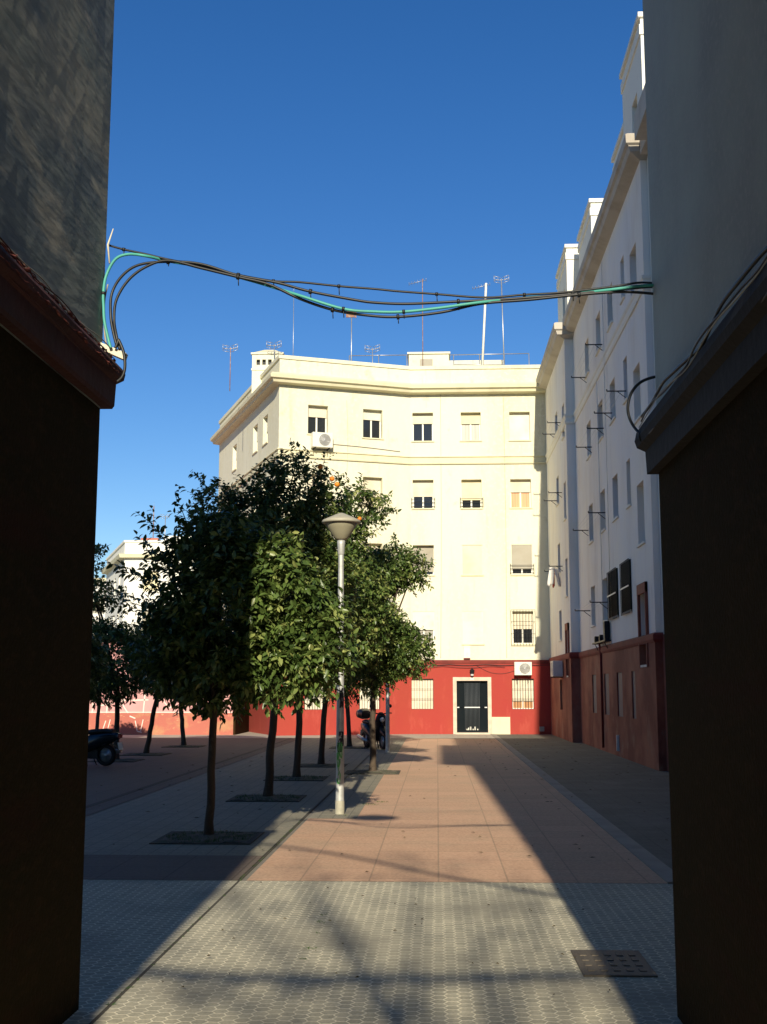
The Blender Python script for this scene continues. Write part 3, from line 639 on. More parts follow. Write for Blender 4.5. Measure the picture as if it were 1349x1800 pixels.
# drying racks
def rack(y0, y1, z, X, label, out=.46):
    t = thing('drying_rack', (X, (y0 + y1) / 2, z), label, 'drying rack', 'clothes drying racks on the right-hand facades')
    f = MB()
    for y in (y0, y1):
        f.tube([(X + .01, y, z), (X - out, y, z)], .016, 6); f.tube([(X + .01, y, z - .18), (X - .2, y, z - .01)], .010, 5)
        f.tube([(X - out, y - .0, z), (X - out, y, z + .05)], .014, 5)
    f.build('arm', M['black_metal'], t)
    l_ = MB()
    for k in range(4):
        x = X - out + .03 + k * .11
        l_.tube([(x, y0, z + .015), (x, (y0 + y1) / 2, z - .02), (x, y1, z + .015)], .0035, 4)
    l_.build('line', M['alu'], t)
    return t
rack(32.45, 36.0, 11.2, 4.65, 'drying rack at the highest row, nearer of the two shaded white walls on the right')
rack(28.7, 31.05, 8.92, 4.65, 'drying rack near the black cable loop, second row from top')
rack(32.6, 35.2, 8.85, 4.65, 'drying rack in the second row from top, behind the one near the cable loop')
rack(32.8, 36.5, 6.52, 4.65, 'drying rack in the middle row of the nearer shaded wall')
rack(32.9, 36.5, 4.06, 4.65, 'lowest drying rack on the nearer shaded wall, beside dark grilled windows')
rack(40.95, 42.85, 10.9, 4.36, 'highest drying rack on the far wall next to the cream building')
rack(41.1, 42.9, 8.45, 4.36, 'middle drying rack on the far wall next to the cream building')
rack(41.4, 43.2, 5.92, 4.36, 'drying rack with white and red laundry hanging from it')
def cloth(x0, x1, y, z0, h, m, label, sway=.05):
    mb = MB(); n = 10; k = 8; P = []
    for i in range(n + 1):
        for j in range(k + 1):
            u, w_ = i / n, j / k
            P.append((x0 + (x1 - x0) * u * (1 + .25 * w_) + sway * w_, y + .03 * math.sin(u * 9 + w_ * 2) * (.3 + w_), z0 - h * w_ - .03 * math.sin(u * 5) * w_))
    mb.idx(P, [(i * (k + 1) + j, (i + 1) * (k + 1) + j, (i + 1) * (k + 1) + j + 1, i * (k + 1) + j + 1) for i in range(n) for j in range(k)], None, True)
    o = mb.build('laundry', M[m]); s = o.modifiers.new('thickness', 'SOLIDIFY'); s.thickness = .006
    return tag(o, label, 'laundry')
cloth(3.93, 4.10, 41.6, 5.9, .62, 'cloth_white', 'white cloth hanging leftmost on the laundry rack of the far wall', -.10)
cloth(4.07, 4.13, 41.9, 5.9, .66, 'cloth_red', 'narrow red cloth hanging between two white ones on the rack', -.02)
cloth(4.14, 4.26, 42.2, 5.9, .60, 'cloth_white', 'white cloth hanging right of the red one on the rack, blown sideways', .14)

# air conditioners
def ac_unit(F, a0, z0, w, h, d, label, mount=.05):
    c = F.p(a0 + w / 2, 0, z0)
    t = thing('air_conditioner', c, label, 'air conditioner')
    b = MB(); fbox(b, F, a0, a0 + w, mount, mount + d, z0, z0 + h); b.build('casing', M['ac_white'], t, .012)
    fc = F.p(a0 + w * .60, mount + d + .004, z0 + h / 2); g = MB(); r = h * .40
    for q in (1, .8, .6, .4, .2):
        pts = [fc + F.u * (r * q * math.cos(2 * math.pi * k / 24)) + Vector((0, 0, r * q * math.sin(2 * math.pi * k / 24))) for k in range(25)]
        g.tube(pts, .006, 4)
    for k in range(8): a = math.pi * k / 8; g.tube([fc - F.u * r * math.cos(a) - Vector((0, 0, r * math.sin(a))), fc + F.u * r * math.cos(a) + Vector((0, 0, r * math.sin(a)))], .004, 4)
    g.build('fan_guard', M['alu'], t)
    g = MB(); cc = F.p(a0 + w * .60, mount + d + .002, z0 + h / 2)
    g.idx([cc] + [cc + F.u * (r * .96 * math.cos(2 * math.pi * k / 24)) + Vector((0, 0, r * .96 * math.sin(2 * math.pi * k / 24))) for k in range(24)], [(0, 1 + k, 1 + (k + 1) % 24) for k in range(24)])
    g.build('fan', M['grey_plastic'], t)
    g = MB()
    for a in (a0 + .1, a0 + w - .14): fbox(g, F, a, a + .03, 0, mount + d, z0 - .035, z0 - .003); fbox(g, F, a, a + .03, 0, .02, z0 - .3, z0 - .035)
    g.build('bracket', M['black_metal'], t)
ac_unit(FL, 1.25, 10.90, .80, .58, .32, 'white air conditioner on the cream facade just above the orange tree tops')
ac_unit(FR, 3.95, 2.24, .66, .50, .28, 'white air conditioner over the barred red-wall window right of the entrance door')
ac_unit(N2, YF(42.45), 2.14, .85, .54, .34, 'white air conditioner on the shaded right wall in the corner, seen from its end')

# cables along facades
def wire(name, pts, r, m, label, cat='cable', group=None, n=6, sag=0):
    mb = MB(); P = [Vector(p) for p in pts]
    if len(P) > 2:           # Catmull-Rom
        Q = []
        for i in range(len(P) - 1):
            p0, p1, p2, p3 = P[max(i - 1, 0)], P[i], P[i + 1], P[min(i + 2, len(P) - 1)]
            for k in range(6):
                t = k / 6; Q.append(.5 * ((2 * p1) + (p2 - p0) * t + (2 * p0 - 5 * p1 + 4 * p2 - p3) * t * t + (3 * p1 - p0 - 3 * p2 + p3) * t ** 3))
        Q.append(P[-1]); P = Q
    mb.tube(P, r, n)
    o = mb.build(name, M[m]); return tag(o, label, cat, group)
wire('facade_cable', [FR.p(a, .09, 2.66 - .04 * abs(math.sin(a * 2.2))) for a in np.arange(-.0, 5.4, .3)], .012, 'cable_black', 'dark cable drooping along the top of the red ground floor')
wire('facade_cable', [FR.p(a, .10, 2.60 - .07 * abs(math.sin(a * 1.7 + 1))) for a in np.arange(.0, 3.9, .3)], .009, 'cable_black', 'thinner dark cable looping just below the red moulding')
wire('facade_cable', [FR.p(2.5, .05, 2.62), FR.p(3.0, .05, 2.36), (FR.p(3.5, .05, 2.30)), FR.p(3.95, .05, 2.4)], .007, 'cable_black', 'thin cable sagging to the air conditioner beside the entrance')
wire('facade_cable', [FL.p(a, .09, 2.64 - .04 * abs(math.sin(a * 2.0))) for a in np.arange(.2, FLn, .35)], .012, 'cable_black', 'dark cable along the red wall behind the trees')
wire('facade_cable', [FR.p(.88 + 1.0 - .68, .47, 13.6), FR.p(1.2, .03, 13.2), FR.p(1.2, .02, 8), FR.p(1.14, .02, 2.9)], .009, 'cable_pale', 'long pale vertical cable down the cream facade')
wire('facade_cable', [FR.p(3.7, .02, 13.2), FR.p(3.72, .02, 8), FR.p(3.68, .02, 2.9)], .008, 'cable_pale', 'fainter vertical cable left of the shaded facade corner')
wire('facade_cable', [FL.p(2.05, .03, 11.12), FL.p(3.5, .03, 11.08), FL.p(4.9, .03, 11.0)], .012, 'cable_pale', 'horizontal pipe running right from the upper air conditioner')
wire('facade_cable', [FL.p(2.7, .02, 12.9), FL.p(2.75, .02, 10.9), FL.p(2.6, .02, 8)], .006, 'cable_pale', 'thin cable dropping beside the second top-floor window')

# ------------------------------------------------------------------ pink low building on the left
PB = thing('low_building', (-14, 46, 0), 'low pink building with worn red band and chalky graffiti at left', 'building')
PF = Fr((-40, 45.3), (1, 0)); PL = 32.3
w_ = MB(); facade(w_, PF, 0, PL, .82, 3.55, []); w_.face([(-7.7, 45.3, .82), (-7.7, 50.2, .82), (-7.7, 50.2, 3.55), (-7.7, 45.3, 3.55)]); w_.face([(-40, 45.3, 3.5), (-7.7, 45.3, 3.5), (-7.7, 60, 3.5), (-40, 60, 3.5)]); w_.build('wall', M['pink'], PB)
w_ = MB(); facade(w_, PF, 0, PL + .03, -.05, .82, [], b=.03); w_.face([(-7.67, 45.27, -.05), (-7.67, 50, -.05), (-7.67, 50, .82), (-7.67, 45.27, .82)]); w_.face([(-40, 45.27, .82), (-7.67, 45.27, .82), (-7.67, 45.3, .82), (-40, 45.3, .82)]); w_.build('plinth', M['pink_low'], PB)
w_ = MB(); sweep(w_, [(-40, 45.3), (-7.7, 45.3), (-7.7, 50.2)], [(-.2, 3.5), (.04, 3.5), (.10, 3.6), (.10, 3.72), (-.2, 3.76)]); w_.build('coping', M['red_dark'], PB)
w_ = MB(); w_.box(-7.67, -7.60, 45.34, 50, -.02, 3.45); w_.build('dark_panel', M['brown_wall'], PB)  # dark panel added over the side face of the pink block
g = MB()
def stroke(pts, r=.022, d=.012):
    for i in range(len(pts) - 1):
        (a, z), (a2, z2) = pts[i], pts[i + 1]; L = math.hypot(a2 - a, z2 - z); na, nz = -(z2 - z) / L * r, (a2 - a) / L * r
        b = .034 if max(z, z2) < .84 else .004
        g.face([PF.p(a - na, b, z - nz), PF.p(a2 - na, b, z2 - nz), PF.p(a2 + na, b, z2 + nz), PF.p(a + na, b, z + nz)])
def gp(x, y): return ((x - 769) / 2100 * 45.3 * 1.0 + 40 + .02, 1.7 - (y - 1212) / 2100 * 45.3)
for s_ in [[(232, 1208), (219, 1228), (207, 1250), (218, 1256)], [(211, 1231), (262, 1230)], [(212, 1232), (230, 1258), (240, 1262)], [(256, 1215), (253, 1258)], [(296, 1212), (291, 1235), (300, 1243), (312, 1240)], [(165, 1226), (162, 1262)], [(172, 1222), (180, 1262)], [(190, 1226), (188, 1262)], [(176, 1240), (200, 1236)], [(330, 1226), (345, 1240), (340, 1258)], [(152, 1230), (157, 1262)]]:
    stroke([gp(*q) for q in s_])
for s_ in [[(240, 1266), (244, 1284), (252, 1286)], [(254, 1264), (250, 1284)], [(188, 1266), (183, 1282)], [(196, 1264), (192, 1280)]]:
    stroke([gp(*q) for q in s_], .016)
g.build('graffiti', M['graffiti_white'], PB)
g = MB(); fbox(g, PF, 0, PL, .004, .008, .835, .865); g.build('painted_line', M['graffiti_white'], PB)

# ------------------------------------------------------------------ far white building
WB = thing('apartment_building', (-17, 80, 0), 'distant white block glimpsed behind the trees on the far left', 'building')
WF = Fr((-21.2, 80), (1, 0)); WS = Fr((-25.6, 91.4), (4.4, -11.4))
hw = [(1.35 + 2.7 * i, 2.35 + 2.7 * i, z, z + 1.3) for i in range(4) for z in (8.35, 5.7, 3.0)]
w_ = MB(); facade(w_, WF, 0, 14, 0, 10.7, hw); facade(w_, WS, 0, 12.2, 0, 10.7, [(3 + 3 * i, 4 + 3 * i, z, z + 1.3) for i in range(3) for z in (8.35, 5.7)]); w_.box(-20.8, -7.4, 80.4, 92, 0, 10.6)
w_.build('wall', M['white_trim'], WB)
w_ = MB(); sweep(w_, [(-25.6, 91.4), (-21.2, 80), (-7.2, 80)], [(-.1, 10.5), (.35, 10.55), (.42, 10.8), (-.1, 10.86)]); w_.build('cornice', M['cream_trim'], WB)
w_ = MB(); sweep(w_, [(-25.6, 91.4), (-21.2, 80), (-7.2, 80)], [(-.3, 10.8), (0, 10.8), (0, 11.6), (.08, 11.62), (.08, 11.76), (-.3, 11.78)]); w_.build('parapet', M['white_trim'], WB)
for i, h in enumerate(hw): window(WF, h, WB, shut=(.985, .7, .985, .5)[i % 4], smat=('shut_yellow', 'shut_grey', 'shut_cream')[i % 3])
w_ = MB(); w_.box(-18.9, -16.1, 81.5, 84, 10.8, 12.25); w_.build('roof_hut', M['white_trim'], WB)
w_ = MB(); w_.box(-20.2, -19.0, 80.3, 80.6, 11.7, 11.95); w_.box(-15.5, -14.0, 81.3, 84, 10.8, 12.7); w_.build('roof_tiles', M['tower_red'], WB)
w_ = MB(); w_.tube([(-17.8, 79.85, 5), (-17.8, 79.85, 11.85)], .13, 8); w_.build('downpipe', M['ac_white'], WB)
NB = thing('apartment_building', (-32, 110, 0), 'farthest pale block, a sliver at the left between alley wall and trees', 'building')
w_ = MB(); w_.box(-45, -27.6, 108, 118, 0, 11.4); w_.build('wall', M['white'], NB)
w_ = MB(); w_.box(-45.2, -27.4, 107.8, 118.2, 11.4, 11.8); w_.build('parapet', M['cream_trim'], NB)
for i in range(4):
    w_ = MB(); w_.box(-31.5 - 3 * i, -30.4 - 3 * i, 107.94, 107.99, 8.6, 9.9); w_.build('window', M['shut_grey'], NB)

# ------------------------------------------------------------------ antennas
def antenna(x, y, z0, z1, kind, label, r=.018, lean=0, m='alu'):
    t = thing('antenna', (x, y, z0), label, 'antenna', 'television antennas on the roofs')
    k = MB(); k.tube([(x, y, z0), (x + lean, y, z1)], r, 6); k.build('mast', M[m], t)
    e = MB(); X, Z = x + lean, z1
    if kind == 'grid':
        for s in (-1, 1):
            for q in (-.22, -.1, .02): e.tube([(X + s * .04, y - .05, Z + q), (X + s * .30, y - .1, Z + q + .06 + .02 * s)], .010, 4)
            e.tube([(X + s * .30, y - .1, Z - .16), (X + s * .30, y - .1, Z + .10)], .010, 4); e.tube([(X + s * .14, y - .07, Z - .24), (X + s * .14, y - .07, Z + .08)], .008, 4)
        e.tube([(X - .3, y, Z - .08), (X + .3, y, Z - .05)], .012, 4)
    elif kind == 'yagi':
        e.tube([(X - .55, y, Z - .22), (X + .15, y, Z - .05)], .012, 5)
        for q in range(7):
            u = q / 6; e.tube([(X - .55 + .7 * u, y - .16, Z - .22 + .17 * u), (X - .55 + .7 * u, y + .16, Z - .22 + .17 * u + .05)], .007, 4); e.tube([(X - .55 + .7 * u, y, Z - .30 + .17 * u), (X - .55 + .7 * u, y, Z - .13 + .17 * u)], .007, 4)
    elif kind == 'panel':
        e.box(X - .22, X + .12, y - .04, y, Z - .22, Z + .04); e.box(X + .14, X + .2, y - .05, y, Z - .24, Z + .10)
    elif kind == 'whip':
        e.tube([(X, y, Z), (X, y, Z + .3)], .006, 4)
    e.build('element', M['rust'] if kind == 'panel' else M['alu'], t)
antenna(-8.35, 47.0, 13.7, 15.55, 'grid', 'grid antenna on a thin dark mast left of the slotted chimney', m='rust')
antenna(-6.6, 47.3, 13.7, 15.75, 'grid', 'short grid antenna beside the slotted chimney')
antenna(-5.78, 47, 13.7, 17.8, 'whip', 'tall thin bare mast between chimney and roof hut', .012)
antenna(-3.4, 47, 13.7, 16.95, 'panel', 'antenna with tan panel on a white mast left of the roof hut', .022)
antenna(-2.54, 47, 13.7, 15.45, 'grid', 'small low antenna just left of the roof hut')
antenna(-.5, 47.2, 13.7, 18.4, 'yagi', 'tall rusty mast with small antenna at the roof hut', .016, m='rust')
antenna(1.85, 47, 13.7, 18.1, 'yagi', 'thick white leaning mast with antenna right of the roof hut', .05, .25, 'ac_white')
antenna(2.8, 47, 13.7, 18.3, 'grid', 'tall white mast with grid antenna, rightmost on the cream building', .024, -.08)
antenna(-19.4, 80.5, 11, 14.2, 'whip', 'thin dark mast on the distant white block', .03, m='rust')
antenna(-18.7, 81, 11, 13.6, 'grid', 'antenna on the distant white block beside its roof hut', .03)

# ------------------------------------------------------------------ street lamps
def lamp_post(x, y, label, graf=True):
    t = thing('street_lamp', (x, y, 0), label, 'street lamp', 'street lamps along the path')
    def L(): return lmb()
    m = L(); m.lathe([(0, -.02), (.064, -.02), (.062, .02), (.058, .25), (.054, 1.2), (.046, 2.4), (.038, 3.6), (.036, 3.70), (0, 3.70)], n=24); m.build('pole', M['galv'], t)
    m = L(); m.lathe([(.036, 3.58), (.048, 3.60), (.052, 3.70), (.056, 3.74), (.058, 3.80), (0, 3.80)], n=24); m.build('collar', M['galv'], t)
    m = L(); m.lathe([(.05, 3.795), (.072, 3.80), (.10, 3.825), (.150, 3.90), (.195, 3.97), (.228, 4.035), (.228, 4.045), (0, 4.045)], n=40); m.build('bowl', M['lamp_bowl'], t)
    m = L(); m.lathe([(.0, 4.04), (.240, 4.035), (.272, 4.04), (.278, 4.06), (.266, 4.082), (.18, 4.122), (.09, 4.162), (.03, 4.187), (0, 4.192)], n=40); m.build('lamp_shade', M['lamp_shade'], t)
    if graf:
        rng = random.Random(3)
        for mname, z0, z1, cnt in (('graffiti_green', .42, .98, 5), ('graffiti_black', .85, 1.12, 5), ('graffiti_black', 1.45, 1.72, 4)):
            g = L()
            for k in range(cnt):
                a0 = -math.pi / 2 + rng.uniform(-.7, .7); pts = []
                zc = rng.uniform(z0, z1)
                for i in range(14):
                    z = min(max(zc + rng.uniform(.05, .12) * math.sin(i * .9 + k) + (i - 7) * .012, z0), z1); rr_ = .0585 - .0055 * z
                    a = a0 + .45 * math.sin(i * .6 + k * 2); pts.append((rr_ * math.cos(a), rr_ * math.sin(a), z))
                g.tube(pts, .008, 5)
            g.build('graffiti', M[mname], t)
        g = L(); g.lathe([(.0655, .0), (.0645, .16), (.061, .19)], n=24); g.build('paint_band', M['lamp_shade'], t)
    return t
lamp_post(-1.35, 16.8, 'grey street lamp with conical cowl and graffiti, standing in front of the orange trees')
lamp_post(-1.36, 33.1, 'pale lamp pole far down the path, its head hidden in foliage beside the scooter', False)

# ------------------------------------------------------------------ orange trees
def leaves(lobes, nspr, seed, size=.095, origin=(0, 0, 0), wisps=()):
    rng = np.random.default_rng(seed); C = []; D = []
    vol = np.array([a[3] * a[4] * a[5] for a in lobes]) ** .8; cnt = (nspr * vol / vol.sum()).astype(int)
    for lb, n in zip(lobes, cnt):
        d = rng.normal(size=(n, 3)); d /= np.linalg.norm(d, axis=1)[:, None]
        # bumpy surface: a few random directions push the shell out or in
        bd = rng.normal(size=(16, 3)); bd /= np.linalg.norm(bd, axis=1)[:, None]; ba = rng.uniform(-.30, .28, 16)
        k = np.exp(-(1 - d @ bd.T) * 9) @ ba
        rad = (rng.uniform(.25, 1, n) ** .45) * (1 + k)
        P = np.array(lb[:3]) + d * rad[:, None] * np.array(lb[3:6]); C.append(P); dd = d + np.array([0, 0, .35]) + rng.normal(size=(n, 3)) * .45; D.append(dd)
    for w in wisps:       # single shoots sticking out: start, end, number of sprigs
        a, b, n = np.array(w[0]), np.array(w[1]), w[2]; u = np.linspace(.1, 1, n)[:, None]
        C.append(a + (b - a) * u + rng.normal(size=(n, 3)) * .03); D.append(np.repeat((b - a)[None], n, 0) + rng.normal(size=(n, 3)) * .2)
    C = np.concatenate(C); D = np.concatenate(D); D /= np.linalg.norm(D, axis=1)[:, None]
    nl = 9; N = len(C) * nl
    C_ = np.repeat(C, nl, 0); D_ = np.repeat(D, nl, 0); t = np.tile(np.linspace(0, .17, nl), len(C))[:, None] * (size / .095)
    r = rng.normal(size=(N, 3)); r -= D_ * (r * D_).sum(1)[:, None]; r /= np.linalg.norm(r, axis=1)[:, None]
    ax = D_ * .55 + r * .9; ax[:, 2] -= .22; ax /= np.linalg.norm(ax, axis=1)[:, None]
    base = C_ + D_ * t
    up = rng.normal(size=(N, 3)) * .45 + np.array([0, 0, 1.0]); side = np.cross(ax, up); side /= np.linalg.norm(side, axis=1)[:, None]; nrm = np.cross(side, ax)
    L = size * rng.uniform(.7, 1.2, N)[:, None]; Wd = L * .22
    fold = nrm * L * .07
    p0 = base; p1 = base + ax * L * .38 + side * Wd + fold; p2 = base + ax * L * .38 - side * Wd + fold; p3 = base + ax * L * .72 + side * Wd * .75 + fold * .6 - nrm * L * .04; p4 = base + ax * L * .72 - side * Wd * .75 + fold * .6 - nrm * L * .04
    p5 = base + ax * L - nrm * L * .14; pm = base + ax * L * .4
    V = np.stack([p0, p1, p3, p5, p4, p2, pm], 1).reshape(-1, 3) - np.array(origin)
    i0 = (np.arange(N) * 7)[:, None]
    T = np.stack([i0 + np.array([0, 1, 6]), i0 + np.array([1, 2, 6]), i0 + np.array([2, 3, 6]), i0 + np.array([3, 4, 6]), i0 + np.array([4, 5, 6]), i0 + np.array([5, 0, 6])], 1).reshape(-1)
    me = bpy.data.meshes.new('crown'); me.vertices.add(len(V)); me.vertices.foreach_set('co', V.reshape(-1).astype('f'))
    nt = N * 6; me.loops.add(nt * 3); me.loops.foreach_set('vertex_index', T.astype('i')); me.polygons.add(nt)
    me.polygons.foreach_set('loop_start', (np.arange(nt) * 3).astype('i')); me.polygons.foreach_set('loop_total', np.full(nt, 3, 'i'))
    spr = np.repeat(rng.uniform(0, 1, len(C)) ** 1.6, nl); tint = np.clip(spr * .65 + rng.uniform(0, .4, N), 0, 1)
    at = me.attributes.new('tint', 'FLOAT', 'POINT'); at.data.foreach_set('value', np.repeat(tint, 7).astype('f'))
    me.update(); me.validate(); me.materials.append(M['leaf'])
    return me
def orange_tree(base, trunk, lobes, n, seed, label, r=.062, wisps=(), fruit=(), size=.095, pit=True):
    t = thing('orange_tree', (*base, 0), label, 'tree', 'orange trees in the square')
    me = leaves(lobes, n, seed, size, (*base, 0), wisps)
    o = bpy.data.objects.new('crown', me); COL.objects.link(o); o.parent = t
    rng = random.Random(seed)
    tm = MB(); pts = [(base[0], base[1], -.03)]; H = trunk[2]; k = 9
    for i in range(1, k + 1):
        u = i / k; pts.append((base[0] + (trunk[0] - base[0]) * u + rng.uniform(-.012, .012), base[1] + (trunk[1] - base[1]) * u, H * u))
    tm.tube(pts, [r * 1.55, r * 1.12] + [r * (1.05 - .02 * i) for i in range(k - 1)], 12, cap=False)
    for lb in lobes:
        for q in range(3):
            c = Vector(lb[:3]) + Vector((rng.uniform(-.5, .5) * lb[3], rng.uniform(-.5, .5) * lb[4], rng.uniform(-.2, .5) * lb[5])); s = Vector(pts[-1]) - Vector((0, 0, .1 * q))
            m_ = s.lerp(c, .5) + Vector((rng.uniform(-.1, .1), rng.uniform(-.1, .1), .12)); tm.tube([s, s.lerp(m_, .5), m_, m_.lerp(c, .6), c], [r * .6, r * .45, r * .34, r * .22, r * .1], 6, cap=False)
    for w in wisps: tm.tube([Vector(w[0]) - (Vector(w[1]) - Vector(w[0])) * .6, w[0], w[1]], [.012, .009, .004], 5)
    tm.build('trunk', M['bark'], t)
    for f in fruit:
        g = MB(); g.lathe([(.0, -.040)] + [(.042 * math.sin(math.pi * i / 8), -.040 * math.cos(math.pi * i / 8)) for i in range(1, 8)] + [(0, .038)], f, 12); g.build('orange', M['orange'], t)
    if pit:
        x, y = base; pm = thing('tree_pit', (x, y, 0), 'tree pit: ' + label, 'tree pit', 'tree pits')
        pm['label'] = 'bare soil square around the trunk of the ' + ' '.join(label.replace(',', '').split()[:7])
        s_ = MB(); nn = 14
        P = [(x - .5 + i / nn, y - .5 + j / nn, .014 + rng.uniform(0, .02) + .03 * math.exp(-((i / nn - .5) ** 2 + (j / nn - .5) ** 2) * 12)) for i in range(nn + 1) for j in range(nn + 1)]
        s_.idx(P, [(i * (nn + 1) + j, (i + 1) * (nn + 1) + j, (i + 1) * (nn + 1) + j + 1, i * (nn + 1) + j + 1) for i in range(nn) for j in range(nn)]); s_.build('soil', M['soil'], pm)
        s_ = MB(); s_.box(x - .56, x + .56, y - .56, y - .5, -.02, .022); s_.box(x - .56, x + .56, y + .5, y + .56, -.02, .022); s_.box(x - .56, x - .5, y - .5, y + .5, -.02, .022); s_.box(x + .5, x + .56, y - .5, y + .5, -.02, .022); s_.build('edging', M['groove'], pm)
    return t
T1 = orange_tree((-2.63, 14.02), (-2.60, 14.0, 1.75),
    [(-2.48, 14.0, 2.55, .72, .72, 1.0), (-1.78, 13.85, 2.75, .42, .5, .62), (-1.80, 13.9, 2.05, .5, .55, .50), (-1.42, 13.95, 2.25, .36, .45, .55), (-3.0, 14.1, 2.15, .42, .5, .55), (-2.7, 14.1, 3.3, .36, .42, .42)],
    2700, 1, 'nearest orange tree, its left half in deep shade and right half sunlit',
    wisps=[((-3.1, 14, 3.3), (-3.42, 14, 3.68), 7), ((-3.2, 14, 2.8), (-3.62, 13.9, 3.1), 7), ((-3.25, 14, 2.6), (-3.62, 14, 2.72), 6), ((-3.1, 14.1, 3.1), (-3.45, 14.1, 3.35), 6), ((-2.9, 14, 3.5), (-3.05, 14, 3.85), 6), ((-1.75, 13.9, 3.2), (-1.72, 13.9, 3.5), 6)], r=.046, size=.108)
orange_tree((-2.67, 19.06), (-2.55, 19.05, 1.9),
    [(-2.35, 19.0, 4.75, .62, .6, .72), (-2.85, 19.0, 4.2, .75, .7, .9), (-3.55, 19.0, 4.55, .42, .5, .42), (-2.5, 19.0, 3.2, 1.05, .95, 1.2), (-3.3, 19.1, 3.3, .6, .6, .8), (-1.75, 19.0, 4.5, .34, .4, .5), (-1.75, 18.9, 3.4, .5, .6, .7), (-1.9, 19, 2.4, .6, .6, .75)],
    3700, 2, 'tallest orange tree, second from the camera, with oranges near its top',
    wisps=[((-3.6, 19, 4.8), (-3.9, 19, 5.15), 5), ((-2.3, 19, 5.2), (-2.2, 19, 5.6), 5), ((-1.95, 19, 4.9), (-1.8, 19, 5.4), 5)],
    fruit=[(-1.80, 18.25, 5.14), (-1.54, 18.3, 4.86), (-1.62, 18.3, 4.95)])
orange_tree((-2.70, 23.25), (-2.62, 23.2, 1.9),
    [(-1.50, 23.1, 5.15, .52, .5, .42), (-2.1, 23.2, 4.7, .6, .7, .6), (-2.4, 23.2, 3.4, 1.05, 1.0, 1.5), (-1.45, 23.1, 3.1, .5, .6, .9)],
    2900, 3, 'third orange tree of the front row, one lobe reaching over the lamp head',
    wisps=[((-1.3, 23.1, 5.3), (-1.05, 23.1, 5.5), 5), ((-1.5, 23.1, 5.4), (-1.45, 23.1, 5.75), 5)], fruit=[(-1.46, 22.5, 4.92)])
orange_tree((-2.61, 27.19), (-2.50, 27.2, 1.9), [(-2.3, 27.2, 3.2, 1.2, 1.2, 1.5), (-1.5, 27.2, 4.2, .6, .7, .55)], 1900, 4, 'fourth orange tree of the front row, mostly hidden by nearer crowns', size=.11)
orange_tree((-2.58, 35.6), (-2.70, 35.6, 1.9), [(-2.4, 35.6, 3.2, 1.3, 1.2, 1.45), (-1.6, 35.6, 2.9, .8, .9, 1.0)], 1500, 5, 'farthest orange tree of the front row, beside the parked black scooter', size=.12)
orange_tree((-1.34, 25.04), (-1.33, 25.0, 1.9), [(-.98, 24.8, 2.62, .58, .62, .74), (-1.35, 24.9, 2.5, .55, .6, .8), (-.58, 24.8, 2.42, .44, .5, .50), (-1.0, 25.1, 4.25, .58, .6, .42), (-1.5, 25.1, 4.1, .45, .5, .5), (-.60, 25.0, 4.12, .38, .4, .34)],
    2000, 6, 'slim-trunked orange tree nearest the path, leaning two leafy lobes to the right', r=.062,
    wisps=[((-.55, 25, 4.1), (-.22, 25, 3.95), 5), ((-.5, 24.8, 2.5), (-.15, 24.8, 2.4), 5), ((-.9, 25.1, 4.5), (-.8, 25, 4.8), 5)])
orange_tree((-7.7, 28.9), (-7.72, 28.9, 1.8), [(-8.65, 28.9, 4.9, .35, .4, .36), (-8.4, 28.9, 4.0, .62, .6, .30), (-8.0, 28.9, 2.4, 1.1, 1.0, .98)], 1500, 7, 'leftmost big orange tree against the alley wall, behind the scooter', size=.11,
    wisps=[((-8.5, 28.9, 4.9), (-8.2, 28.8, 5.15), 5), ((-7.8, 28.9, 3.4), (-7.3, 28.9, 3.8), 5)])
orange_tree((-7.66, 31.67), (-7.35, 31.6, 1.8), [(-7.0, 31.6, 2.55, 1.25, 1.1, .95)], 1300, 8, 'orange tree with a leaning trunk in front of the pink wall', size=.12, wisps=[((-7.2, 31.6, 3.2), (-7.4, 31.6, 3.8), 6)])
orange_tree((-7.58, 36.08), (-7.75, 36.0, 1.8), [(-7.4, 36, 2.6, 1.45, 1.2, 1.0)], 1200, 9, 'thin orange tree right of the leaning one, before the pink wall', size=.13, r=.065)
orange_tree((-11.09, 39.03), (-11.0, 39, 1.8), [(-11.5, 39, 2.25, .85, .8, .75)], 900, 10, 'thinnest distant orange tree at the far left', size=.13, r=.06)
orange_tree((-7.65, 24.6), (-7.65, 24.6, 1.8), [(-8.0, 24.6, 2.3, .9, .9, .8)], 1200, 11, 'orange tree mostly hidden behind the left alley wall', size=.12, pit=False)

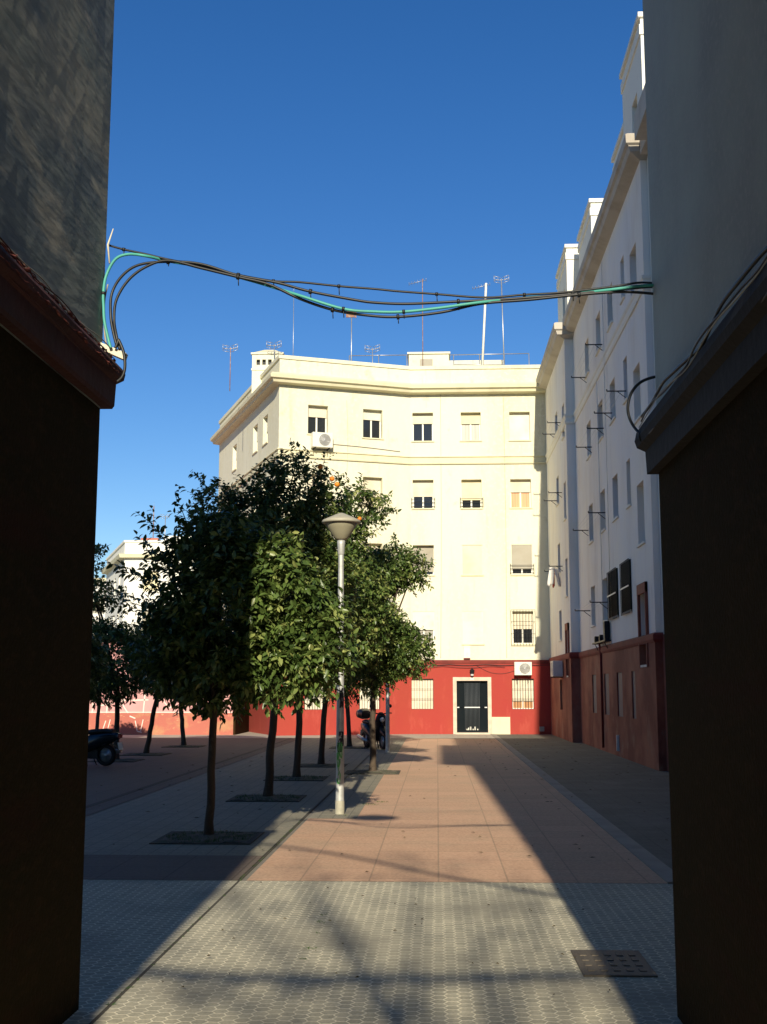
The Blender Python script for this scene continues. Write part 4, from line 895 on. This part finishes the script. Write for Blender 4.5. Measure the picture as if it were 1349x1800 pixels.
# ------------------------------------------------------------------ scooters
def scooter(loc, rz, label, paint, topbox=True):
    t = thing('scooter', loc, label, 'scooter', None, rz)      # built facing +X
    L = lmb
    def wheel(x):
        w = L()
        pr = [(.155, -.045), (.205, -.055), (.235, -.035), (.243, 0), (.235, .035), (.205, .055), (.155, .045)]
        w.lathe(pr, (x, 0, .243), 28, axis='Y'); o = w.build('wheel', M['tyre'], t)
        h = L(); h.lathe([(0, -.035), (.05, -.035), (.05, -.02), (.15, -.03), (.16, 0), (.15, .03), (.05, .02), (.05, .035), (0, .035)], (x, 0, .243), 20, axis='Y'); h.build('rim', M['alu'], o)
    wheel(-.62); wheel(.66)
    b = L()      # rear body: lofted cross sections
    def loft(mb, secs, n=14):
        base = len(mb.v)
        for (x, z, w, h) in secs:
            for k in range(n):
                a = 2 * math.pi * k / n; mb.v.append((x, w * math.copysign(abs(math.cos(a)) ** .7, math.cos(a)), z + h * math.copysign(abs(math.sin(a)) ** .8, math.sin(a))))
        for i in range(len(secs) - 1):
            for k in range(n):
                k2 = (k + 1) % n; mb.f.append((base + i * n + k, base + i * n + k2, base + (i + 1) * n + k2, base + (i + 1) * n + k)); mb.m.append(0); mb.smooth.append(True)
        mb.f.append(tuple(base + k for k in range(n))); mb.m.append(0); mb.smooth.append(False)
        mb.f.append(tuple(base + (len(secs) - 1) * n + k for k in range(n))[::-1]); mb.m.append(0); mb.smooth.append(False)
    loft(b, [(-.95, .66, .05, .05), (-.85, .64, .13, .10), (-.6, .60, .18, .15), (-.3, .52, .20, .20), (-.05, .42, .18, .18), (.05, .32, .15, .09), (.35, .28, .17, .05)])
    b.build('body', M[paint], t)
    b = L(); loft(b, [(-.80, .76, .10, .04), (-.6, .77, .15, .055), (-.3, .75, .15, .06), (-.05, .72, .12, .05), (.05, .69, .07, .03)]); b.build('seat', M['seat'], t)
    b = L(); loft(b, [(.34, .30, .18, .05), (.42, .45, .20, .10), (.48, .66, .21, .14), (.50, .86, .17, .12), (.46, .98, .09, .07)]); b.build('leg_shield', M[paint], t)
    b = L(); loft(b, [(.44, .50, .07, .10), (.60, .56, .09, .12), (.70, .50, .10, .06), (.86, .42, .07, .04)]); b.build('front_mudguard', M[paint], t)
    b = L(); b.tube([(.44, -.34, 1.02), (.46, -.20, 1.03), (.50, 0, .98), (.46, .20, 1.03), (.44, .34, 1.02)], .018, 8); b.tube([(.50, 0, .95), (.66, 0, .26)], .028, 8); b.build('handlebar', M['black_metal'], t)
    for s in (-1, 1):
        b = L(); b.tube([(.46, s * .22, 1.03), (.44, s * .26, 1.16), (.45, s * .27, 1.20)], .007, 5); b.lathe([(0, -.01), (.05, -.01), (.055, 0), (.04, .012), (0, .015)], (.45, s * .29, 1.22), 12, axis='X'); b.build('mirror', M['black_metal'], t)
    b = L(); b.lathe([(.07, 0), (.06, .03), (0, .045)], (.57, 0, .84), 16, axis='X'); b.build('headlight', M['lens_clear'], t)
    b = L(); b.box(-.965, -.93, -.08, .08, .62, .70); b.build('tail_light', M['lens_red'], t)
    b = L(); b.hexa([(-.99, -.09, .36), (-.97, -.09, .36), (-.97, .09, .36), (-.99, .09, .36), (-.95, -.09, .52), (-.93, -.09, .52), (-.93, .09, .52), (-.95, .09, .52)]); b.build('number_plate', M['pvc'], t)
    b = L(); b.hexa([(-.98, -.06, .34), (-.70, -.06, .50), (-.70, .06, .50), (-.98, .06, .34), (-.98, -.06, .36), (-.70, -.06, .52), (-.70, .06, .52), (-.98, .06, .36)]); b.build('rear_mudguard', M['seat'], t)
    b = L(); b.tube([(-.2, -.15, .22), (-.5, -.17, .26), (-.9, -.18, .34)], [.03, .05, .055], 10); b.build('exhaust', M['alu'], t)
    b = L(); b.box(-.45, -.1, -.08, .08, .16, .36); b.tube([(-.2, .14, .25), (-.28, .22, .0)], .014, 6); b.tube([(-.2, -.14, .25), (-.28, -.22, .0)], .014, 6); b.build('stand', M['black_metal'], t)
    if topbox:
        b = L(); loft(b, [(-1.12, .98, .12, .10), (-1.08, .98, .19, .14), (-.85, .98, .20, .16), (-.72, .96, .14, .12)]); b.build('top_box', M[paint], t)
    return t
scooter((-8.0, 27.0, .012), R_(168), 'dark scooter parked at the left, partly hidden by the alley wall', 'scoot', False)
scooter((-1.80, 34.9, .012), R_(-66), 'black scooter parked among the trunks in front of the red wall', 'scoot2', True)

# ------------------------------------------------------------------ cables across the alley mouth
CF = np.array([-math.sin(R_(2.55)) * math.cos(R_(8.45)), math.cos(R_(2.55)) * math.cos(R_(8.45)), math.sin(R_(8.45))])
CR = np.array([math.cos(R_(2.55)), math.sin(R_(2.55)), 0]); CU = np.cross(CR, CF)
def trace(pts, Y):      # a sagging line read off the photograph, laid in the vertical plane at depth Y (list for depth per point)
    out = []
    for i, (x, y) in enumerate(pts):
        r = CF + CR * (x - 674.5) / 2100 + CU * (900 - y) / 2100; Yi = Y[i] if isinstance(Y, (list, tuple)) else Y
        k = Yi / r[1]; out.append((r[0] * k, Yi, 1.7 + r[2] * k))
    return out
def ties(o, pts, idx, r=.016):
    for i in idx:
        g = MB(); p = Vector(pts[i]); q = Vector(pts[min(i + 1, len(pts) - 1)]); d = (q - p).normalized()
        g.tube([p - d * .008, p + d * .008], r, 8); g.tube([p, p + Vector((.003, 0, -.028 - .012 * (i % 3)))], .003, 5)
        g.build('cable_tie', M['cable_black'], o)
P1 = trace([(191, 431), (218, 438.5), (258, 447), (296, 456), (353, 467), (419, 483), (481, 494), (527, 496), (596, 503), (660, 508), (700, 512), (768, 517), (853, 523), (922, 518), (991, 514), (1084, 503), (1122, 497), (1157, 498)], 6.66)
o = wire('overhead_cable', P1, .0065, 'cable_black', 'thin black messenger cable, the topmost of those spanning the alley mouth'); ties(o, P1, (1, 6, 8, 11, 13), .011)
P2 = trace([(206, 610), (199, 582), (195, 554), (197, 516), (215, 485), (245, 465.5), (296, 460), (353, 464), (419, 484), (488, 497), (546, 512.5), (623, 527), (660, 532), (718, 534), (806, 530), (891, 526), (1007, 517), (1084, 509), (1157, 503)], [6.62] * 3 + [6.64] * 16)
o = wire('overhead_cable', P2, .0085, 'cable_black', 'thick black cable in the middle of the bundle, looping down at the left wall', n=8); ties(o, P2, (6, 8, 10, 14, 16))
P3 = trace([(211, 615), (205, 590), (201, 562), (205, 527), (226, 492.5), (257, 469), (296, 458), (353, 471), (419, 487), (473, 500), (527, 525), (585, 544.5), (643, 554), (700, 557), (776, 549), (845, 534), (930, 527), (1018, 518), (1096, 513), (1157, 517)], [6.60] * 2 + [6.62] * 18)
o = wire('overhead_cable', P3, .0085, 'cable_black', 'lowest black cable of the bundle, sagging deepest in the middle', n=8); ties(o, P3, (8, 11, 13, 17))
P4 = trace([(195, 612), (190, 593), (184, 565), (182.5, 540), (182, 516), (187, 485), (203, 456), (226, 447), (257, 450), (296, 459), (353, 469), (419, 487), (465, 500), (527, 519.5), (604, 543), (660, 548), (710, 548), (776, 541), (841, 532), (930, 523), (988, 519), (1084, 508), (1122, 503), (1157, 501)], [6.58] * 5 + [6.6] * 4 + [6.70] * 4 + [6.60] * 6 + [6.70] * 2 + [6.60] * 3)
o = wire('overhead_cable', P4, .0088, 'cable_teal', 'turquoise cable sagging across the alley mouth with the black ones', n=8); ties(o, P4, (4, 14, 16), .013)
P5 = trace([(203, 612), (208, 600), (209, 598), (217, 617), (220, 636), (219, 652), (214, 664), (206, 671)], 6.58)
wire('wall_cable', P5, .009, 'cable_black', 'short thick black cable curling under the cream bracket on the left corner', n=8)
P6 = trace([(188, 610), (184, 580), (184, 530), (190, 500)], 6.62); wire('wall_cable', P6, .005, 'cable_pale', 'thin pale cable beside the turquoise one at the left wall corner')
# bracket and peg on the left corner
q = trace([(174, 600), (222, 620), (218, 632), (172, 612)], 6.60)
b_ = MB(); f_ = [Vector(p) for p in q]; k_ = [p + Vector((0, .05, 0)) for p in f_]; b_.idx(f_ + k_, [(3, 2, 1, 0), (4, 5, 6, 7), (0, 1, 5, 4), (1, 2, 6, 5), (2, 3, 7, 6), (3, 0, 4, 7)])
tag(b_.build('cable_bracket', M['bracket'], None, .003), 'cream tilted cable bracket sticking out of the left moulding', 'bracket')
q = trace([(199.5, 402), (190, 430), (193, 463)], 6.62); b_ = MB(); b_.tube(q, [.003, .006, .005], 8); tag(b_.build('wall_peg', M['bracket']), 'pale pointed peg holding the cables at the left wall corner', 'peg')
# loops on the right-hand moulding
P7 = trace([(1165, 661), (1145, 664), (1125, 673), (1110, 691), (1104, 715), (1107, 735), (1116, 752), (1128, 764), (1137, 770)], [6.7] * 6 + [6.66, 6.6, 6.6]); wire('wall_cable', P7, .0085, 'cable_black', 'black cable forming a wide round loop beyond the right-hand corner', n=8)
P8 = trace([(1137, 757), (1128, 757), (1124, 766), (1127, 775), (1136, 777)], 6.58); wire('wall_cable', P8, .006, 'cable_black', 'small black cable ring on the tip of the right-hand moulding', n=8)
rc = random.Random(5)
def run(xo, z0, amp, ph, r, m, label, y0=6.6, y1=2.4, n_=18):
    pts = []
    for i in range(n_):
        y = y0 + (y1 - y0) * i / (n_ - 1); pts.append((xo + .012 * math.sin(i * 1.3 + ph), y, z0 + amp * math.sin(i * .75 + ph) + rc.uniform(-.008, .008)))
    return wire('wall_cable', pts, r, m, label, n=8)
run(1.15, 3.205, .016, .4, .008, 'cable_black', 'thick black cable waving along the top of the right-hand moulding')
run(1.14, 3.18, .010, 2.0, .005, 'cable_black', 'second black cable along the right-hand moulding, just under the thick one')
run(1.128, 3.15, .006, 1.0, .003, 'cable_pale', 'thin pale cable stapled along the edge of the right-hand moulding')
run(1.16, 3.09 - .02, .012, 3.0, .005, 'cable_black', 'lowest thin cable under the edge of the right-hand moulding')
run(-1.845, 3.60, .004, 1.0, .003, 'cable_pale', 'thin pale cable along the top of the left red moulding', 6.5)
run(-1.835, 3.56 - .10, .008, 2.2, .003, 'moulding_left', 'thin red-painted cable across the face of the left moulding', 6.5)
run(-1.84, 3.585, .006, 3.3, .003, 'moulding_left', 'thin red-painted cable on the upper edge of the left moulding', 6.5)

# ------------------------------------------------------------------ overhead things behind the camera, over the same alley
def span(pts, r, label, m='cable_black'): return wire('overhead_cable', pts, r, m, label, n=6)
span([(-1.93, -8.0, 6.95), (-.4, -8.0, 6.85), (2.4, -8.0, 7.0)], .05, 'bundle of cables strung over the alley behind the camera')
span([(-1.93, -3.0, 7.5), (-.7, -3.0, 7.0), (.4, -3.0, 6.35), (2.4, -3.0, 5.4)], .03, 'slanting cable strung over the alley behind the camera')
sl_ = thing('hanging_lamp', (-.55, 0, 7.3), 'round lamp hung on a wire over the alley behind the camera', 'lamp')
b_ = MB(); b_.lathe([(0, 7.42), (.08, 7.40), (.12, 7.33), (.33, 7.29), (.34, 7.27), (.1, 7.22), (0, 7.2)], (-.55, 0, 0), 24); b_.build('lamp_shade', M['galv'], sl_)
b_ = MB(); b_.tube([(-1.93, 0, 7.75), (-.55, 0, 7.5), (1.25, 0, 7.75)], .006, 5); b_.tube([(-.55, 0, 7.5), (-.55, 0, 7.4)], .01, 5); b_.build('wire', M['cable_black'], sl_)

bt = thing('street_tree', (.9, -14, 0), 'thin sparse tree standing in the street behind the camera', 'tree')
o = bpy.data.objects.new('crown', leaves([(.3, -14, 10.3, 1.9, 1.6, 1.5), (-.8, -14.3, 9.6, .8, .8, .6)], 90, 77, .10, (.9, -14, 0))); COL.objects.link(o); o.parent = bt
g = MB(); g.tube([(.9, -14, 0), (.85, -14, 4), (.6, -14, 8)], [.12, .10, .07], 8)
rb = random.Random(21)
for k in range(22):
    a = Vector((.65 + rb.uniform(-.1, .1), -14, rb.uniform(6.5, 8.5))); e_ = Vector((rb.uniform(-1.8, 2.2), -14 + rb.uniform(-1.3, 1.3), rb.uniform(9, 12))); m_ = a.lerp(e_, .5) + Vector((rb.uniform(-.3, .3), 0, rb.uniform(-.2, .3)))
    g.tube([a, m_, e_], [.05, .03, .012], 5)
g.build('trunk', M['bark'], bt)

# ------------------------------------------------------------------ small ground litter
mb = MB(); rg = random.Random(11)
def litter(x0, x1, y0, y1, n, smin=.02, smax=.05):
    for _ in range(n):
        x, y, s, a = rg.uniform(x0, x1), rg.uniform(y0, y1), rg.uniform(smin, smax), rg.uniform(0, 6.3)
        c, d = math.cos(a) * s, math.sin(a) * s; z = .024
        mb.idx([(x - c, y - d, z + .002), (x - d * .45, y + c * .45, z + .012), (x + c, y + d, z + .004), (x + d * .45, y - c * .45, z + .010)], [(0, 1, 2), (0, 2, 3)])
litter(1.0, 4.5, 12, 44, 130); litter(-1.7, 1.8, 11, 42, 40, .015, .035); litter(-1.7, 1.2, 6.7, 11, 45, .008, .018); litter(-6, -1.8, 12, 40, 90)
tag(mb.build('fallen_leaves', M['dead_leaf']), 'dry fallen leaves scattered over the paving', 'leaves', None, 'stuff')
mb = MB()
def tuft(x, y, r, n, h=.05):
    for _ in range(n):
        a, q = rg.uniform(0, 6.3), r * rg.random() ** .5; px, py = x + q * math.cos(a), y + q * math.sin(a); b2 = rg.uniform(0, 6.3); w = rg.uniform(.003, .007); hh = h * rg.uniform(.4, 1.1)
        mb.face([(px - w * math.cos(b2), py - w * math.sin(b2), .008), (px + w * math.cos(b2), py + w * math.sin(b2), .008), (px + rg.uniform(-.03, .03), py + rg.uniform(-.03, .03), hh)])
for (x, y, r, n) in ((-1.0, 18.2, .14, 90), (-.85, 18.6, .1, 50), (-1.3, 16.6, .08, 40), (-.88, 9.4, .04, 9), (-.86, 9.1, .04, 10), (-.84, 8.7, .03, 6), (-.85, 8.2, .04, 12), (-.86, 7.9, .03, 8)): tuft(x, y, r, n, .02)
for k in range(60): tuft(-1.78, rg.uniform(6.7, 16), .02, 3, .02)
for (x, y) in ((-2.63, 14.02), (-2.67, 19.06), (-2.7, 23.25)): tuft(x, y, .5, 600, .07)
tag(mb.build('weeds', M['grass']), 'small green weeds in the joints and tree pits', 'weeds', None, 'stuff')
